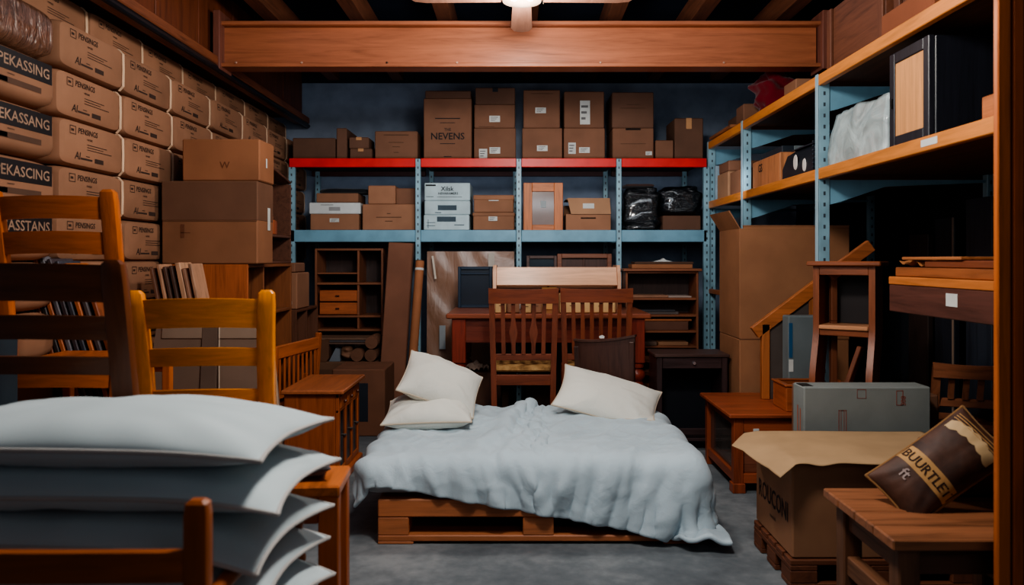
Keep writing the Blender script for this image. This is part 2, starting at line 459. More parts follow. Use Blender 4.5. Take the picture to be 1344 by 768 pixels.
pc('brown box with slanted label on top of stack right of middle upright', 687, 735, 118, 168, D, .4, wz(168, D) + .001, mat=CBD, tape=False, group=G1, stickers=((.47, .46, .085, .045),), lines=((.5, .9, .18, .004),))
pc('brown box with two labels sagging over red shelf beam', 740, 794, 168, 0, D, .42, zt, mat=CBD, tape=False, group=G1, stickers=((.2, .36, .06, .09), (.5, .3, .085, .045)))
pc('brown box with tall white label on top of two-label box', 740.5, 793, 120, 168, D, .4, wz(168, D) + .001, mat=CBD, tape=False, group=G1, stickers=((.52, .42, .08, .19),))
pc('brown box with small corner label, bottom of rightmost stack', 804, 858, 168, 0, D, .42, zt, mat=CBD, tape=False, group=G1, stickers=((.88, .2, .05, .03),), lines=((.5, .5, .2, .004),), grip=(.5, .96, .12, .015))
pc('brown box with faint printed line on top of rightmost stack', 803.5, 858, 121, 168, D, .4, wz(168, D) + .001, mat=CBV, tape=False, group=G1, lines=((.5, .55, .2, .006), (.5, .65, .1, .004)))
pc('smallest brown box between two taller boxes on red shelf', 860.5, 884, 184, 0, D, .25, zt, mat=CBD, tape=False, group=G1)
pc('narrow upright brown box at right end of red shelf', 885.5, 923, 155, 0, D, .35, zt, mat=CBV, group=G1)

G2 = 'boxes on the blue middle shelf'; zt = zb + .001
pc('brown lidded box under a white-lidded box on blue shelf', 407, 471, 281, 0, D, .36, zt, mat=CB, tape=False, group=G2, grip=(.5, .62, .07, .03), stickers=((.5, .62, .075, .03),))
pc('flat box with white front on brown box, left of blue shelf', 405.5, 473, 266, 281, D, .36, wz(281, D) + .001, mat=plain((212, 214, 212), .7, key='paper'), tape=False, group=G2, lines=((.35, .8, .1, .006), (.5, .45, .09, .03)), ink=plain((150, 150, 150), .8, key='ink'))
pc('brown carton under a black cloth bag on blue shelf', 415, 470, 253.5, 266, D + .02, .3, wz(266, D) + .003, mat=CB, tape=False, group=G2)
pc('wide brown box carrying two smaller boxes on blue shelf', 475.5, 545, 268, 0, D, .36, zt, mat=CB, tape=False, group=G2, lines=((.5, .5, .2, .006), (.5, .35, .06, .006), (.5, .64, .03, .006)))
pc('small cube box on left half of wide box', 483, 519, 243.5, 268, D, .2, wz(268, D) + .001, mat=CB, tape=False, group=G2)
pc('small dim box beside the cube box on wide box', 519.5, 547, 247, 268, D + .06, .25, wz(268, D) + .001, mat=CBD, tape=False, group=G2)
WB = plain((186, 204, 208), .7, key='paper')
pc('white archive box at bottom of white stack', 556, 616, 282, 0, D, .36, zt, mat=WB, tape=False, group=G2, ink=plain((70, 86, 96), .8, key='ink'), lines=((.5, .72, .15, .04), (.16, .5, .07, .004), (.16, .3, .07, .004), (.78, .35, .08, .006), (.1, .42, .004, .07)))
pc('white archive box in middle of white stack', 557, 617, 263.5, 282, D, .36, wz(282, D) + .001, mat=WB, tape=False, group=G2, ink=plain((70, 86, 96), .8, key='ink'), lines=((.5, .5, .15, .04), (.3, .15, .05, .006)))
pc('white archive box with black lettering on top of white stack', 557, 617, 240, 263.5, D, .36, wz(263.5, D) + .001, mat=WB, tape=False, group=G2, ink=INK, words=(('Xilsk', .05, .5, .55), ('NEVARAMERS', .026, .52, .34)), lines=((.14, .86, .08, .012), (.12, .22, .06, .004), (.55, .2, .2, .003)))
pc('brown lidded box with white tag, bottom of pair on blue shelf', 621, 675, 279, 0, D, .34, zt, mat=CB, tape=False, lid=.03, group=G2, stickers=((.48, .65, .07, .035),))
pc('brown lidded box resting on tagged box on blue shelf', 622, 674, 256, 279, D, .34, wz(279, D) + .001, mat=CB, tape=False, lid=.04, group=G2, lines=((.5, .68, .08, .008),), ink=PAPER)
pc('brown box under the right black bag on blue shelf', 870, 920, 283, 0, D, .34, zt, mat=CBV, tape=False, group=G2)
# open box with its flap hanging
x0, x1 = wx(743, D), wx(802, D); zc = wz(281, D)
t = thing('cardboard_box', 'brown box with a labelled front flap folded down on blue shelf', 'cardboard box', ((x0 + x1) / 2, D + .18, zt), group=G2)
w = (x1 - x0) / 2; h = zc - zt
o = MB(); o.box(-w, w, -.16, -.155, 0, h); o.box(-w, w, .155, .16, 0, h + .09); o.box(-w, -w + .005, -.155, .155, 0, h); o.box(w - .005, w, -.155, .155, 0, h); o.box(-w, w, -.155, .155, 0, .006)
part('box_body', o, CB, t)
fl = MB(); fl.prism([(-w + .01, h + .128), (w - .01, h + .128), (w, h + .0), (-w + .04, h + .0)], 0, .005, 'y')
fo = part('flap', fl, CBL, t, (0, -.175, 0)); 
part('flap', MB().bar((-w, .0, h + .12), (w, .0, h + .12), .3, .005), CBL, t)
st = part('shipping_label', B(-.045, .045, -.178, -.1745, h + .045, h + .085, b=.0004), PAPER, t)
part('hand_hole', B(-.06, .06, -.1625, -.1595, h * .72, h * .8, b=.0005), plain((40, 26, 18), .9), t)

# wooden glazed cabinet door
x0, x1 = wx(687, D), wx(739, D); h = wz(239.5, D) - zt; w = (x1 - x0) / 2
t = thing('cabinet_door', 'orange wooden cabinet door with a glass pane standing on blue shelf', 'cabinet door', ((x0 + x1) / 2, D + .02, zt))
wd = wood((196, 108, 54), 'z', .45); wdx = wood((196, 108, 54), 'x', .45)
part('stile', B(-w, -w + .07, 0, .03, 0, h), wd, t); part('stile', B(w - .07, w, 0, .03, 0, h), wd, t)
part('rail', B(-w + .07, w - .07, .001, .029, h - .07, h), wdx, t); part('rail', B(-w + .07, w - .07, .001, .029, 0, .045), wdx, t)
gl = part('pane', B(-w + .07, w - .07, .016, .02, .045, h - .07, b=.0005), plain((112, 84, 72), .15, key='glossy'), t)
part('shipping_label', B(-.02, .024, .013, .0165, h * .48, h * .62, b=.0003), plain((160, 168, 170), .6, key='paper'), gl)

# black bags
def bag(name, label, cat, x0, x1, y0, y1, z0, z1, mat, seed, group=None, bumpy=.025, p=.5, folds=0):
    t = MB(); cx, cy = (x0 + x1) / 2, (y0 + y1) / 2; w, d, h = (x1 - x0) / 2, (y1 - y0) / 2, z1 - z0
    nu, nv = 48, 26
    def fn(u, v):
        th = 2 * PI * u; ph = PI * v
        c, s_ = math.cos(th), math.sin(th); sp = max(0, math.sin(ph)) ** p
        q = lambda a: math.copysign(abs(a) ** p, a)
        P = Vector((q(c) * sp * w, q(s_) * sp * d, h / 2 - q(math.cos(ph)) * h / 2))
        n = noise.noise(Vector((P.x * 9 + seed, P.y * 9, P.z * 16))) * bumpy + noise.noise(Vector((P.x * 22, P.y * 22 + seed, P.z * 40))) * bumpy * .5
        if folds: n += math.sin(P.z / h * 2 * PI * folds + 2.2 * noise.noise(Vector((P.x * 6 + seed, P.y * 6, 0)))) * bumpy * .45
        f = 1 + n / max(.06, min(w, d))
        return (P.x * f, P.y * f, max(0, P.z + n * .4 * (P.z / h)))
    t.grid(fn, nu, nv)
    o = part(name, t, mat, None, (cx, cy, z0), ang=180); tag(o, label, cat, group); return o
BLK = film((22, 28, 34), 12, .18, (1, 1, 3.2), .8)
bag('black_bag', 'black plastic-wrapped bundle beside rightmost upright, left of the pair', 'bag', wx(817, D), wx(867, D), D, D + .34, zb + .001, wz(246, D), BLK, 3, 'black plastic bundles on the blue shelf', .02, .34, 5)
bag('black_bag', 'black plastic bag slumped on a brown box, right end of blue shelf', 'bag', wx(867.5, D), wx(924, D), D - .01, D + .36, wz(283, D) + .004, wz(243, D), BLK, 8, 'black plastic bundles on the blue shelf', .02, .5, 3)
bag('cloth_bag', 'flat black cloth bag lying on top of the left box stack', 'bag', wx(417, D), wx(482, D), D + .02, D + .3, wz(253.5, D) + .004, wz(246.5, D), fabric((26, 28, 32)), 5, None, .012, .5)
bag('wrapped_bundle', 'dark wrapped bundle on the box stack under plastic, top of left bundle', 'bag', wx(822, D), wx(862, D), D + .04, D + .3, wz(246, D) + .012, wz(242, D) + .012, fabric((74, 54, 50)), 12, None, .01, .4)

# ------------------------------------------------------------------ left wall of packages
XL = -1.9; PITCH = .525
def package_meshes(front_words, sx=1.0, black=False):
    """soft rectangular package: x 0 (back) .. w (front), y 0..PITCH, z 0..h"""
    h = .2; L = PITCH - .006; W = .42
    m = MB()
    # rounded cross-section in y-z swept along x gives pillow-like ends
    def ring(x, inset):
        pts = []; n = 40; a, b_ = L / 2 - inset, h / 2 - inset * .8
        for j in range(n):
            t_ = 2 * PI * j / n; c, s_ = math.cos(t_), math.sin(t_); p = .22 
            pts.append((x, L / 2 + a * math.copysign(abs(c) ** p, c), h / 2 + b_ * math.copysign(abs(s_) ** p, s_)))
        return pts
    prof = [(-W, .03), (-W + .012, .004), (-W + .06, 0), (-.05, 0), (-.022, .004), (-.008, .011), (0, .03)]
    m.sweep(None, [ring(x, i) for x, i in prof])
    return m
def package_print(kind):
    p = MB(); L = PITCH; x = .0016
    R, U = (0, 1, 0), (0, 0, 1)
    def bar(y0, y1, z0, z1): p.quad((x, y0, z0), (x, y1, z0), (x, y1, z1), (x, y0, z1))
    bar(.07, .115, .135, .138); bar(.07, .115, .168, .171); bar(.07, .073, .135, .171); bar(.112, .115, .135, .171); bar(.08, .1, .148, .158)
    p.text('PENSINGS', .034, (x, .13, .145), R, U, align='LEFT', shear=.1)
    p.text('rersist', .016, (x, .2, .122), R, U, align='LEFT')
    for i, (a, b_) in enumerate(((.2, .36), (.2, .33), (.2, .40))): bar(a, b_, .102 - i * .011, .105 - i * .011)
    p.text('AI', .046, (x, .105, .032), R, U, align='LEFT', shear=.2)
    bar(.15, .24, .034, .042); bar(.26, .33, .03, .05); bar(.19, .22, .05, .053)
    return p
KRAFT = cardboard((170, 120, 90))
pk = thing('wrapped_package', 'x', 'package', (XL, 3.15, 0), group='paper packages stacked along the left wall')
part('package_body', package_meshes(''), KRAFT, pk)
part('print', package_print(0), plain((62, 44, 36), .8, key='ink'), pk)
bd = MB(); bd.sweep(None, [[(dx, yy, zz) for (dx, zz) in ((-.3, .199), (-.02, .2), (.0, .178), (.0015, .1), (.0, .022), (-.02, .0), (-.02, .002), (-.003, .022), (-.001, .1), (-.003, .176), (-.022, .196), (-.3, .196))] for yy in (.497, .5155)])
part('tape_band', bd, plain((232, 196, 164), .3, key='tape'), pk)
ROWN = ['top row just below the steel rail', 'second row below the steel rail', 'third row below the steel rail', 'fourth row below the steel rail', 'fifth row below the steel rail', 'sixth row below the steel rail']
COLN = ['first', 'second', 'third', 'fourth', 'fifth', 'sixth', 'seventh']
used = False
for r in range(12):
    if r < 6: z = 1.19 + .204 * (5 - r); 
    else: z = 1.19 - .1985 * (r - 5)
    for c in range(7):
        if r >= 6 and c >= 2 and False: continue
        row = ROWN[r] if r < 6 else f'lower row {["seventh", "eighth", "ninth", "tenth", "eleventh", "twelfth"][r - 6]} from the steel rail'
        lab = f'brown wrapped package, {row}, {COLN[c]} behind the black-labelled stack'
        x = XL - (.17 if r == 0 else 0) + .008 * math.sin(r * 2.3 + c * 1.7)
        if r == 0 and z + .2 > 2.4: z = 1.19 + .204 * 4 + .2005
        loc = (x, 3.15 + c * PITCH, z)
        if not used: pk.location = loc; pk['label'] = lab; used = True; o = pk
        else: o = dup(pk, loc, label=lab)
        if r < 6 and r > 0: o.scale = (1, 1, 1.0)
# the nearer stack with black labels
near = [('PEKASSING', 'with black label reading PEKASSING, under the plastic-wrapped roll'), ('KEKASSANG', 'with black label reading KEKASSANG, second below the plastic-wrapped roll'),
        ('PEKASCING', 'with black label reading PEKASCING, third below the plastic-wrapped roll'), ('CASSTANS', 'with black label reading CASSTANS, seen between chair back rails'), ]
def near_body(W=.5, L=.72, h=.2):
    m = MB()
    def ring(x, inset):
        pts = []; n = 48; a, b_ = L / 2 - inset, h / 2 - inset * .8
        for j in range(n):
            t_ = 2 * PI * j / n; c, s_ = math.cos(t_), math.sin(t_); p = .3
            pts.append((x, L / 2 + a * math.copysign(abs(c) ** p, c), h / 2 + b_ * math.copysign(abs(s_) ** p, s_)))
        return pts
    m.sweep(None, [ring(x, i) for x, i in [(-W, .03), (-W + .02, .004), (-.09, 0), (-.05, .004), (-.022, .014), (-.006, .032), (0, .05)]])
    return m
nb = mesh_of('package_body', near_body(), KRAFT)
for i in range(-1, 10):
    z = 1.19 + .204 * (3 - i) if i < 4 else 1.19 - .1985 * (i - 3)
    y = 2.41; x = XL + .015
    if i == -1:
        rl = part('plastic_wrapped_roll', near_body(), film((120, 84, 66), 7, .14, (1, 3, 1), .9), None, (x, y, z), ang=180)
        tag(rl, 'brown package wrapped in shiny crinkled clear plastic, topmost of the nearest stack', 'package', 'paper packages stacked along the left wall'); continue
    w_, lab = near[i] if i < 4 else ('', f'low in the nearest stack, {["fifth", "sixth", "seventh", "eighth", "ninth", "tenth"][i - 4]} below the plastic-wrapped roll')
    t = thing('wrapped_package', 'large brown package ' + lab, 'package', (x, y, z), group='paper packages stacked along the left wall')
    o = bpy.data.objects.new('package_body', nb); COL.objects.link(o); o.parent = t
    if i < 4:
        bl = part('black_label', B(-.004, .0012, .04, .67, .098, .178, b=.0005), plain((26, 24, 28), .5, key='ink'), t)
        part('print', MB().text(w_, .056, (.0016, .655, .118), (0, 1, 0), (0, 0, 1), sx=1.1, align='RIGHT'), plain((160, 128, 106), .7, key='ink'), bl)
        p = MB()
        for (a, b_, c_, d_) in ((.28, .6, .05, .072), (.3, .4, .052, .07), (.2, .235, .045, .075), (.4, .44, .084, .088)):
            p.quad((.0016, a, c_), (.0016, b_, c_), (.0016, b_, d_), (.0016, a, d_))
        part('print', p, plain((90, 64, 50), .8, key='ink'), t)

# ------------------------------------------------------------------ right rack
XR = 1.5; XB = 2.36
t = thing('tall_shelving_rack', 'tall rack with orange wooden shelf edges and pale blue uprights along the right', 'shelving', (XR, 0, 0))
UY = (1.9, 3.82, 5.1, 6.02)
z_up, z_lo, z_3 = 2.12, 1.652, 1.13
for y in UY:
    part('upright', B(-.027, .027, -.016, .016, 0, z_up + .0), BLUE_S, t, (.03, y, 0))
    part('front_strip', B(-.004, .0, y - .018, y + .018, 0, z_up + .004), plain((150, 178, 190), .35), t)
    part('upright', B(-.02, .02, -.02, .02, 0, z_up), BLUE_S, t, (XB - XR, y, 0))
    for zz in (z_up, z_lo):
        a = MB(); a.prism([(.057, zz - .056), (.057, zz - .18), (.1, zz - .17), (.34, zz - .09), (XB - XR - .02, zz - .07), (XB - XR - .02, zz - .056)], y - .006, y + .006, 'y')
        part('bracket', a, BLUE, t)
for i in range(3):
    y0, y1 = UY[i] + .02, UY[i + 1] - .02
    for zz in (z_up, z_lo):
        part('shelf_edge', B(-.003, .03, y0, y1, zz - .055, zz, b=.003), wood(SHELF_E, 'y', .42, .75), t)
        part('shelf_board', B(.058, XB - XR, y0 - .02, y1 + .02, zz - .03, zz - .002), wood((96, 54, 32), 'y', .6), t)
        part('shelf_board', B(.03, .058, y0, y1, zz - .028, zz - .004), wood((96, 54, 32), 'y', .6), t)
part('shelf_edge', B(-.003, .03, UY[0] + .02, 3.08, z_3 - .032, z_3, b=.003), wood((190, 108, 50), 'y', .42, .75), t)
part('shelf_board', B(.03, .62, UY[0] + .02, 3.08, z_3 - .03, z_3 - .003), wood((110, 60, 34), 'y', .6), t)
ap = part('drawer_front', B(.0, .03, UY[0] + .02, 3.08, z_3 - .14, z_3 - .033, b=.003), wood((92, 52, 42), 'y', .5), t, label='dark brown board below the lowest shelf')
part('shipping_label', B(-.0015, .0, 2.6, 2.67, z_3 - .095, z_3 - .05, b=.0004), PAPER, ap)
part('upright', B(-.02, .02, -.02, .02, 0, z_3), BLUE_S, t, (.61, 3.04, 0))
part('shelf_edge', B(-.003, .03, UY[2] + .02, UY[3] - .02, .93, .965), wood((150, 84, 44), 'y', .5), t)
part('shelf_board', B(.03, XB - XR, UY[2] + .02, UY[3] - .02, .935, .96), wood((96, 54, 32), 'y', .6), t)
st = part('shipping_label', B(-.0045, -.003, 2.72, 2.83, z_lo - .038, z_lo - .012, b=.0003), PAPER, t)
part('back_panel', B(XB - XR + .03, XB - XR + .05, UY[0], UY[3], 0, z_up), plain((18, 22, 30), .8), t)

# things on its middle shelf
def cloth_box(name, label, cat, x0, x1, y0, y1, z0, z1, mat, seed):
    m = MB(); w, d, h = (x1 - x0) / 2, (y1 - y0) / 2, z1 - z0; n = 22
    def fn(face):
        def g(u, v):
            a, b_ = 2 * u - 1, 2 * v - 1
            return {'f': (a * w, -d, v * h), 'b': (-a * w, d, v * h), 'l': (-w, -a * d, v * h), 'r': (w, a * d, v * h), 't': (a * w, b_ * d, h)}[face]
        return g
    def deform(p):
        x, y, z = p; tz = z / h
        k = 1 - .22 * max(0, tz - .55) / .45 * (1 - .4 * abs(y / d))
        if tz > .99: z = h - .1 * h * ((x / w) ** 2) - .06 * h * (y / d) ** 2
        nn = noise.noise(Vector((x * 10 + seed, y * 10, z * 10))) * .014 + noise.noise(Vector((x * 25, y * 25 + seed, z * 25))) * .006
        return (x * k * (1 + nn * 3), y * k * (1 + nn * 3), max(0, z - .03 * h * (abs(x / w * y / d)) + nn * tz))
    for f in 'fblrt': 
        g = fn(f); m.grid(lambda u, v: deform(g(u, v)), n, n)
    o = part(name, m, mat, None, ((x0 + x1) / 2, (y0 + y1) / 2, z0), ang=180)
    me = o.data; bm = bmesh.new(); bm.from_mesh(me); bmesh.ops.remove_doubles(bm, verts=bm.verts, dist=.004); bmesh.ops.recalc_face_normals(bm, faces=bm.faces); bm.to_mesh(me); bm.free()
    tag(o, label, cat); return o
cloth_box('covered_bundle', 'pale grey-white sheet-wrapped bundle on the right rack beside the front upright', 'bundle', 1.53, 1.98, 3.17, 3.76, z_lo + .001, z_lo + .27, film((176, 190, 190), 5, .5, (1, 1, 1), .5), 4)
t = thing('dark_cabinet', 'black cabinet with a light wood door panel on the right rack', 'cabinet', (1.53, 2.84, z_lo + .001))
H = .385
BK = wood((26, 28, 36), 'z', .4)
part('cabinet_body', B(.025, .55, 0, .30, 0, H, b=.004), BK, t)
dr = part('door', MB().box(0, .024, 0, .04, 0, H).box(0, .024, .26, .3, 0, H).box(0, .024, .04, .26, 0, .045).box(0, .024, .04, .26, H - .045, H), wood((34, 34, 42), 'z', .4), t)
part('door_panel', B(.006, .018, .04, .26, .045, H - .045, b=.001), wood((206, 140, 84), 'z', .45, .75), dr)
part('handle', B(-.008, 0, .27, .276, .16, .2), plain((20, 20, 22), .3, .6), dr)
t = thing('wooden_drawer_box', 'small orange wooden drawer box at near end of the right rack', 'box', (1.515, 2.29, z_lo + .001))
part('box_body', B(0, .2, 0, .2, 0, .075), wood((180, 98, 46), 'y', .5), t); part('knob', MB().tube([(-.012, .1, .04), (0, .1, .04)], .008, 8), plain((30, 24, 22), .4), t)
# second bay
t = carton('brown box with streaky wood-grain sides on the right rack between uprights', 1.54, 1.95, 4.48, 5.0, z_lo + .001, wz(203, 4.6), mat=wood((190, 120, 74), 'z', .6, .6), tape=False)
part('print', MB().text('GS', .07, (-.207, .1, .1), (0, -1, 0), (0, 0, 1)), INK, t)
t = thing('flat_tray', 'dark flat tray with a pale front edge lying on the streaky brown box', 'tray', (1.74, 4.73, wz(203, 4.6) + .001))
part('tray_body', B(-.17, .17, -.2, .2, 0, .045), plain((34, 44, 54), .5), t); part('front_edge', B(-.1, .16, -.206, -.2, .002, .043), plain((110, 122, 126), .5), t)
# ribbed black crate with pale blots
t = thing('plastic_crate', 'black ribbed plastic crate with white patches on the right rack', 'crate', (1.53, 3.95, z_lo + .001))
cr = MB(); hh = .17
sec = [[(0, y, 0), (.4, y, 0), (.4, y, hh), (.08, y, hh), (.03, y, hh - .03), (.0, y, .06)] for y in (0, .46)]
cr.sweep(None, sec)
part('crate_body', cr, plain((30, 36, 44), .4), t)
rb = MB()
for k in range(7): rb.box(-.006, .41, -.008, .004, .02 + k * .022, .03 + k * .022, .002)
for k in range(6): rb.box(.06, .4, -.004, .47, hh, hh + .008, .002) if k == 0 else None
part('rib', rb, plain((40, 48, 58), .4), t)
for (y, z, r, q) in ((.12, .03, .03, 1), (.25, .06, .036, 1.3)):
    part('white_patch', MB().lathe([(r, 0), (r * .9, .004), (.001, .005)], n=14), plain((214, 206, 200), .6), t).matrix_local = Matrix.Translation((.0, y, z + .02)) @ Matrix.Rotation(-PI / 2, 4, 'Y') @ Matrix.Diagonal((1.2, .8, 1, 1))
# third bay
t = thing('leaning_sheet', 'thin pale blue sheet standing at far end of the right rack', 'board', (1.53, 5.9, z_lo + .001))
part('sheet', B(0, .3, 0, .03, 0, .27), plain((150, 172, 186), .5), t)
carton('brown box beside the pale sheet at far end of right rack', 1.53, 1.9, 5.55, 5.85, z_lo + .001, z_lo + .19, mat=CBL, tape=False, group='boxes on the right rack')
carton('dark brown box on top of the far box on right rack', 1.54, 1.88, 5.57, 5.84, z_lo + .193, z_lo + .27, mat=CBD, tape=False, group='boxes on the right rack')
carton('low brown box nearest the second upright on right rack', 1.53, 1.9, 5.18, 5.5, z_lo + .001, z_lo + .17, mat=CB, tape=False, group='boxes on the right rack')
# top shelf
def planked(label, x0, x1, y0, y1, z0, z1, c=(124, 66, 40)):
    t = thing('wooden_crate', label, 'crate', ((x0 + x1) / 2, (y0 + y1) / 2, z0), group='crates on top of the right rack'); w, d, h = (x1 - x0) / 2, (y1 - y0) / 2, z1 - z0
    m = MB(); m.box(-w + .015, w, -d, d, 0, h)
    part('crate_body', m, wood(c, 'y', .5, .6), t)
    part('batten', MB().box(-w, -w + .015, -d, -d + .05, 0, h).box(-w, -w + .015, d - .05, d, 0, h), wood(c, 'z', .5, .7), t); return t
planked('reddish brown crate on top of right rack beside crossbeam end', 1.62, 2.2, 3.39, 4.0, z_up + .001, 2.5, (108, 62, 42))
planked('second large brown crate nearer the camera on top of right rack', 1.66, 2.2, 2.62, 3.37, z_up + .001, 2.62, (98, 58, 42))
t = carton('brown paper box with torn corner in front of the top crates', 1.525, 1.65, 2.8, 3.2, z_up + .001, z_up + .1, mat=cardboard((150, 84, 54)), tape=False)
t = bag('red_bag', 'dark red cloth bag on top shelf of right rack under crossbeam', 'bag', 1.6, 1.86, 4.96, 5.24, z_up + .001, z_up + .33, fabric((98, 12, 26)), 21, None, .075, .75)
carton('narrow pinkish brown box beside the red bag on top shelf', 1.72, 1.98, 4.72, 4.93, z_up + .001, z_up + .2, mat=CB, tape=False, group='boxes on top of the right rack')
carton('small brown box left of the red bag on top shelf', 1.58, 1.78, 5.34, 5.52, z_up + .001, z_up + .17, mat=CBD, tape=False, group='boxes on top of the right rack')
t = thing('flat_board', 'flat brown board sticking out over far top shelf edge', 'board', (1.5, 5.62, z_up + .002)); part('board', B(-.02, .09, -.3, .28, 0, .02), wood((140, 84, 50), 'y', .5), t)
carton('dark brown box at far end of top shelf', 1.64, 1.9, 5.55, 5.95, z_up + .001, z_up + .16, mat=CBV, tape=False, group='boxes on top of the right rack')
# planks on the lowest shelf
t = thing('plank', 'thick brown plank lying at bottom of lowest right shelf pile', 'plank', (1.5, 2.33, z_3 + .001), group='planks on the lowest right shelf'); part('plank', B(.01, .3, 0, .72, 0, .036), wood((150, 82, 42), 'y', .5), t)
t = thing('plank', 'shorter plank resting on top of plank pile near the post', 'plank', (1.52, 2.35, z_3 + .0385), group='planks on the lowest right shelf'); part('plank', B(.0, .26, 0, .5, 0, .026), wood((120, 60, 34), 'y', .5), t)
t = thing('plank', 'thin plank second from top in the pile with a ragged end', 'plank', (1.51, 2.6, z_3 + .066), group='planks on the lowest right shelf'); part('plank', B(.0, .2, 0, .4, 0, .012), wood((166, 100, 56), 'y', .5), t)
t = thing('crumpled_paper', 'strip of crumpled brown paper on the plank pile', 'paper', (1.5, 2.86, z_3 + .04))
part('paper', MB().grid(lambda u, v: (.02 + .2 * v, .26 * u - .08, .014 + .012 * noise.noise(Vector((u * 7, v * 7, 1))) + .01 * math.sin(u * 14)), 20, 10), plain((170, 110, 66), .7), t)
# boards leaning in the dark behind
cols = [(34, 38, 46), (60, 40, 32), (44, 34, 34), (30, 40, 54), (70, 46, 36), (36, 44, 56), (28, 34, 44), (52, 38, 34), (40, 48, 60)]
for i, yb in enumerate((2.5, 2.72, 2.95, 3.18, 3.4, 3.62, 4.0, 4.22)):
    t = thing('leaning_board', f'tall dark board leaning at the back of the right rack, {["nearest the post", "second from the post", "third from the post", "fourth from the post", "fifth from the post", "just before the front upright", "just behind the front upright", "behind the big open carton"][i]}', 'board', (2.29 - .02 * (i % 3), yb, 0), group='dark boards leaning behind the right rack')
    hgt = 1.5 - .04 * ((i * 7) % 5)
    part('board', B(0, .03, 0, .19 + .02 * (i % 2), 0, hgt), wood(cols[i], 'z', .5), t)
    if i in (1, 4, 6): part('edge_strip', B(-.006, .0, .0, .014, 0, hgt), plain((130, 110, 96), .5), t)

# ------------------------------------------------------------------ left middle: boxes, bookcases
DB = 4.0
carton('large brown carton with a darker upper half on the left bookcase', wx(212, DB), wx(338, DB), DB, DB + .25, wz(347, DB) + .001, wz(238, DB), mat=cardboard((160, 106, 74)), tape=False, seam=.52, lines=((.22, .4, .02, .07), (.25, .38, .05, .003)), ink=plain((110, 66, 44), .8, key='ink'))
big = [o for o in COL.objects if o.get('label', '').startswith('large brown carton with a darker')][0]
w = (wx(338, DB) - wx(212, DB)) / 2; h = wz(238, DB) - wz(347, DB)
part('upper_sleeve', B(-w - .002, w + .002, -.127, .127, h * .52, h + .001, b=.006), cardboard((128, 88, 66)), big)
part('shipping_label', B(w + .0022, w + .0034, .03, .07, h * .42, h * .7, b=.0004), PAPER, big)
c2 = carton('smaller orange-brown carton on top of the large carton, left', wx(238, DB), wx(340, DB), DB + .01, DB + .245, wz(238, DB) + .003, wz(182, DB), mat=cardboard((164, 106, 72)), tape=False, words=(('W', .05, .55, .3),), ink=plain((110, 64, 40), .8, key='ink'))
part('shipping_label', B(.2045, .2058, -.02, .0, .08, .13, b=.0004), PAPER, c2)

def bookcase(label, x0, x1, y0, y1, z1, shelves, wood_c, open_dir, verts=(), depth_back=.012, name='bookcase', side_mat=None):
    """open_dir 'x' opens to +x, '-y' opens toward the camera"""
    t = thing(name, label, 'bookcase', ((x0 + x1) / 2, (y0 + y1) / 2, 0)); w, d = (x1 - x0) / 2, (y1 - y0) / 2; th = .018
    wv = wood(wood_c, 'z', .45); wh = wood(wood_c, 'y' if open_dir == 'x' else 'x', .45)
    zb_ = shelves[0]
    if open_dir == 'x':
        part('side_panel', B(-w, w, -d, -d + th, zb_, z1), side_mat or wv, t); part('side_panel', B(-w, w, d - th, d, zb_, z1), wv, t)
        part('back_panel', B(-w, -w + depth_back, -d + th, d - th, zb_, z1), wood((70, 44, 34), 'z', .6), t)
        for z in list(shelves) + [z1]: part('shelf', B(-w + depth_back, w, -d + th, d - th, z - th if z > zb_ else z, z if z > zb_ else z + th), wh, t)
        for (y, za, zb2) in verts: part('divider', B(-w + depth_back, w - .004, y - th / 2, y + th / 2, za, zb2 - th), wv, t)
    else:
        part('side_panel', B(-w, -w + th, -d, d, zb_, z1), wv, t); part('side_panel', B(w - th, w, -d, d, zb_, z1), wv, t)
        part('back_panel', B(-w + th, w - th, d - depth_back, d, zb_, z1), wood((66, 48, 44), 'z', .6), t)
        for z in list(shelves) + [z1]: part('shelf', B(-w + th, w - th, -d, d - depth_back, z - th if z > zb_ else z, z if z > zb_ else z + th), wh, t)
        for (x, za, zb2) in verts: part('divider', B(x - th / 2, x + th / 2, -d + .004, d - depth_back, za, zb2 - th), wv, t)
    return t
zc = wz(347, DB)
bookcase('low brown bookcase under the large cartons, opening to the right', XL + .07, -1.42, DB, 4.78, zc, (0, .32, .62, .9), (132, 76, 44), 'x', ((-.12, .9, zc),), side_mat=wood((176, 92, 48), 'z', .45))
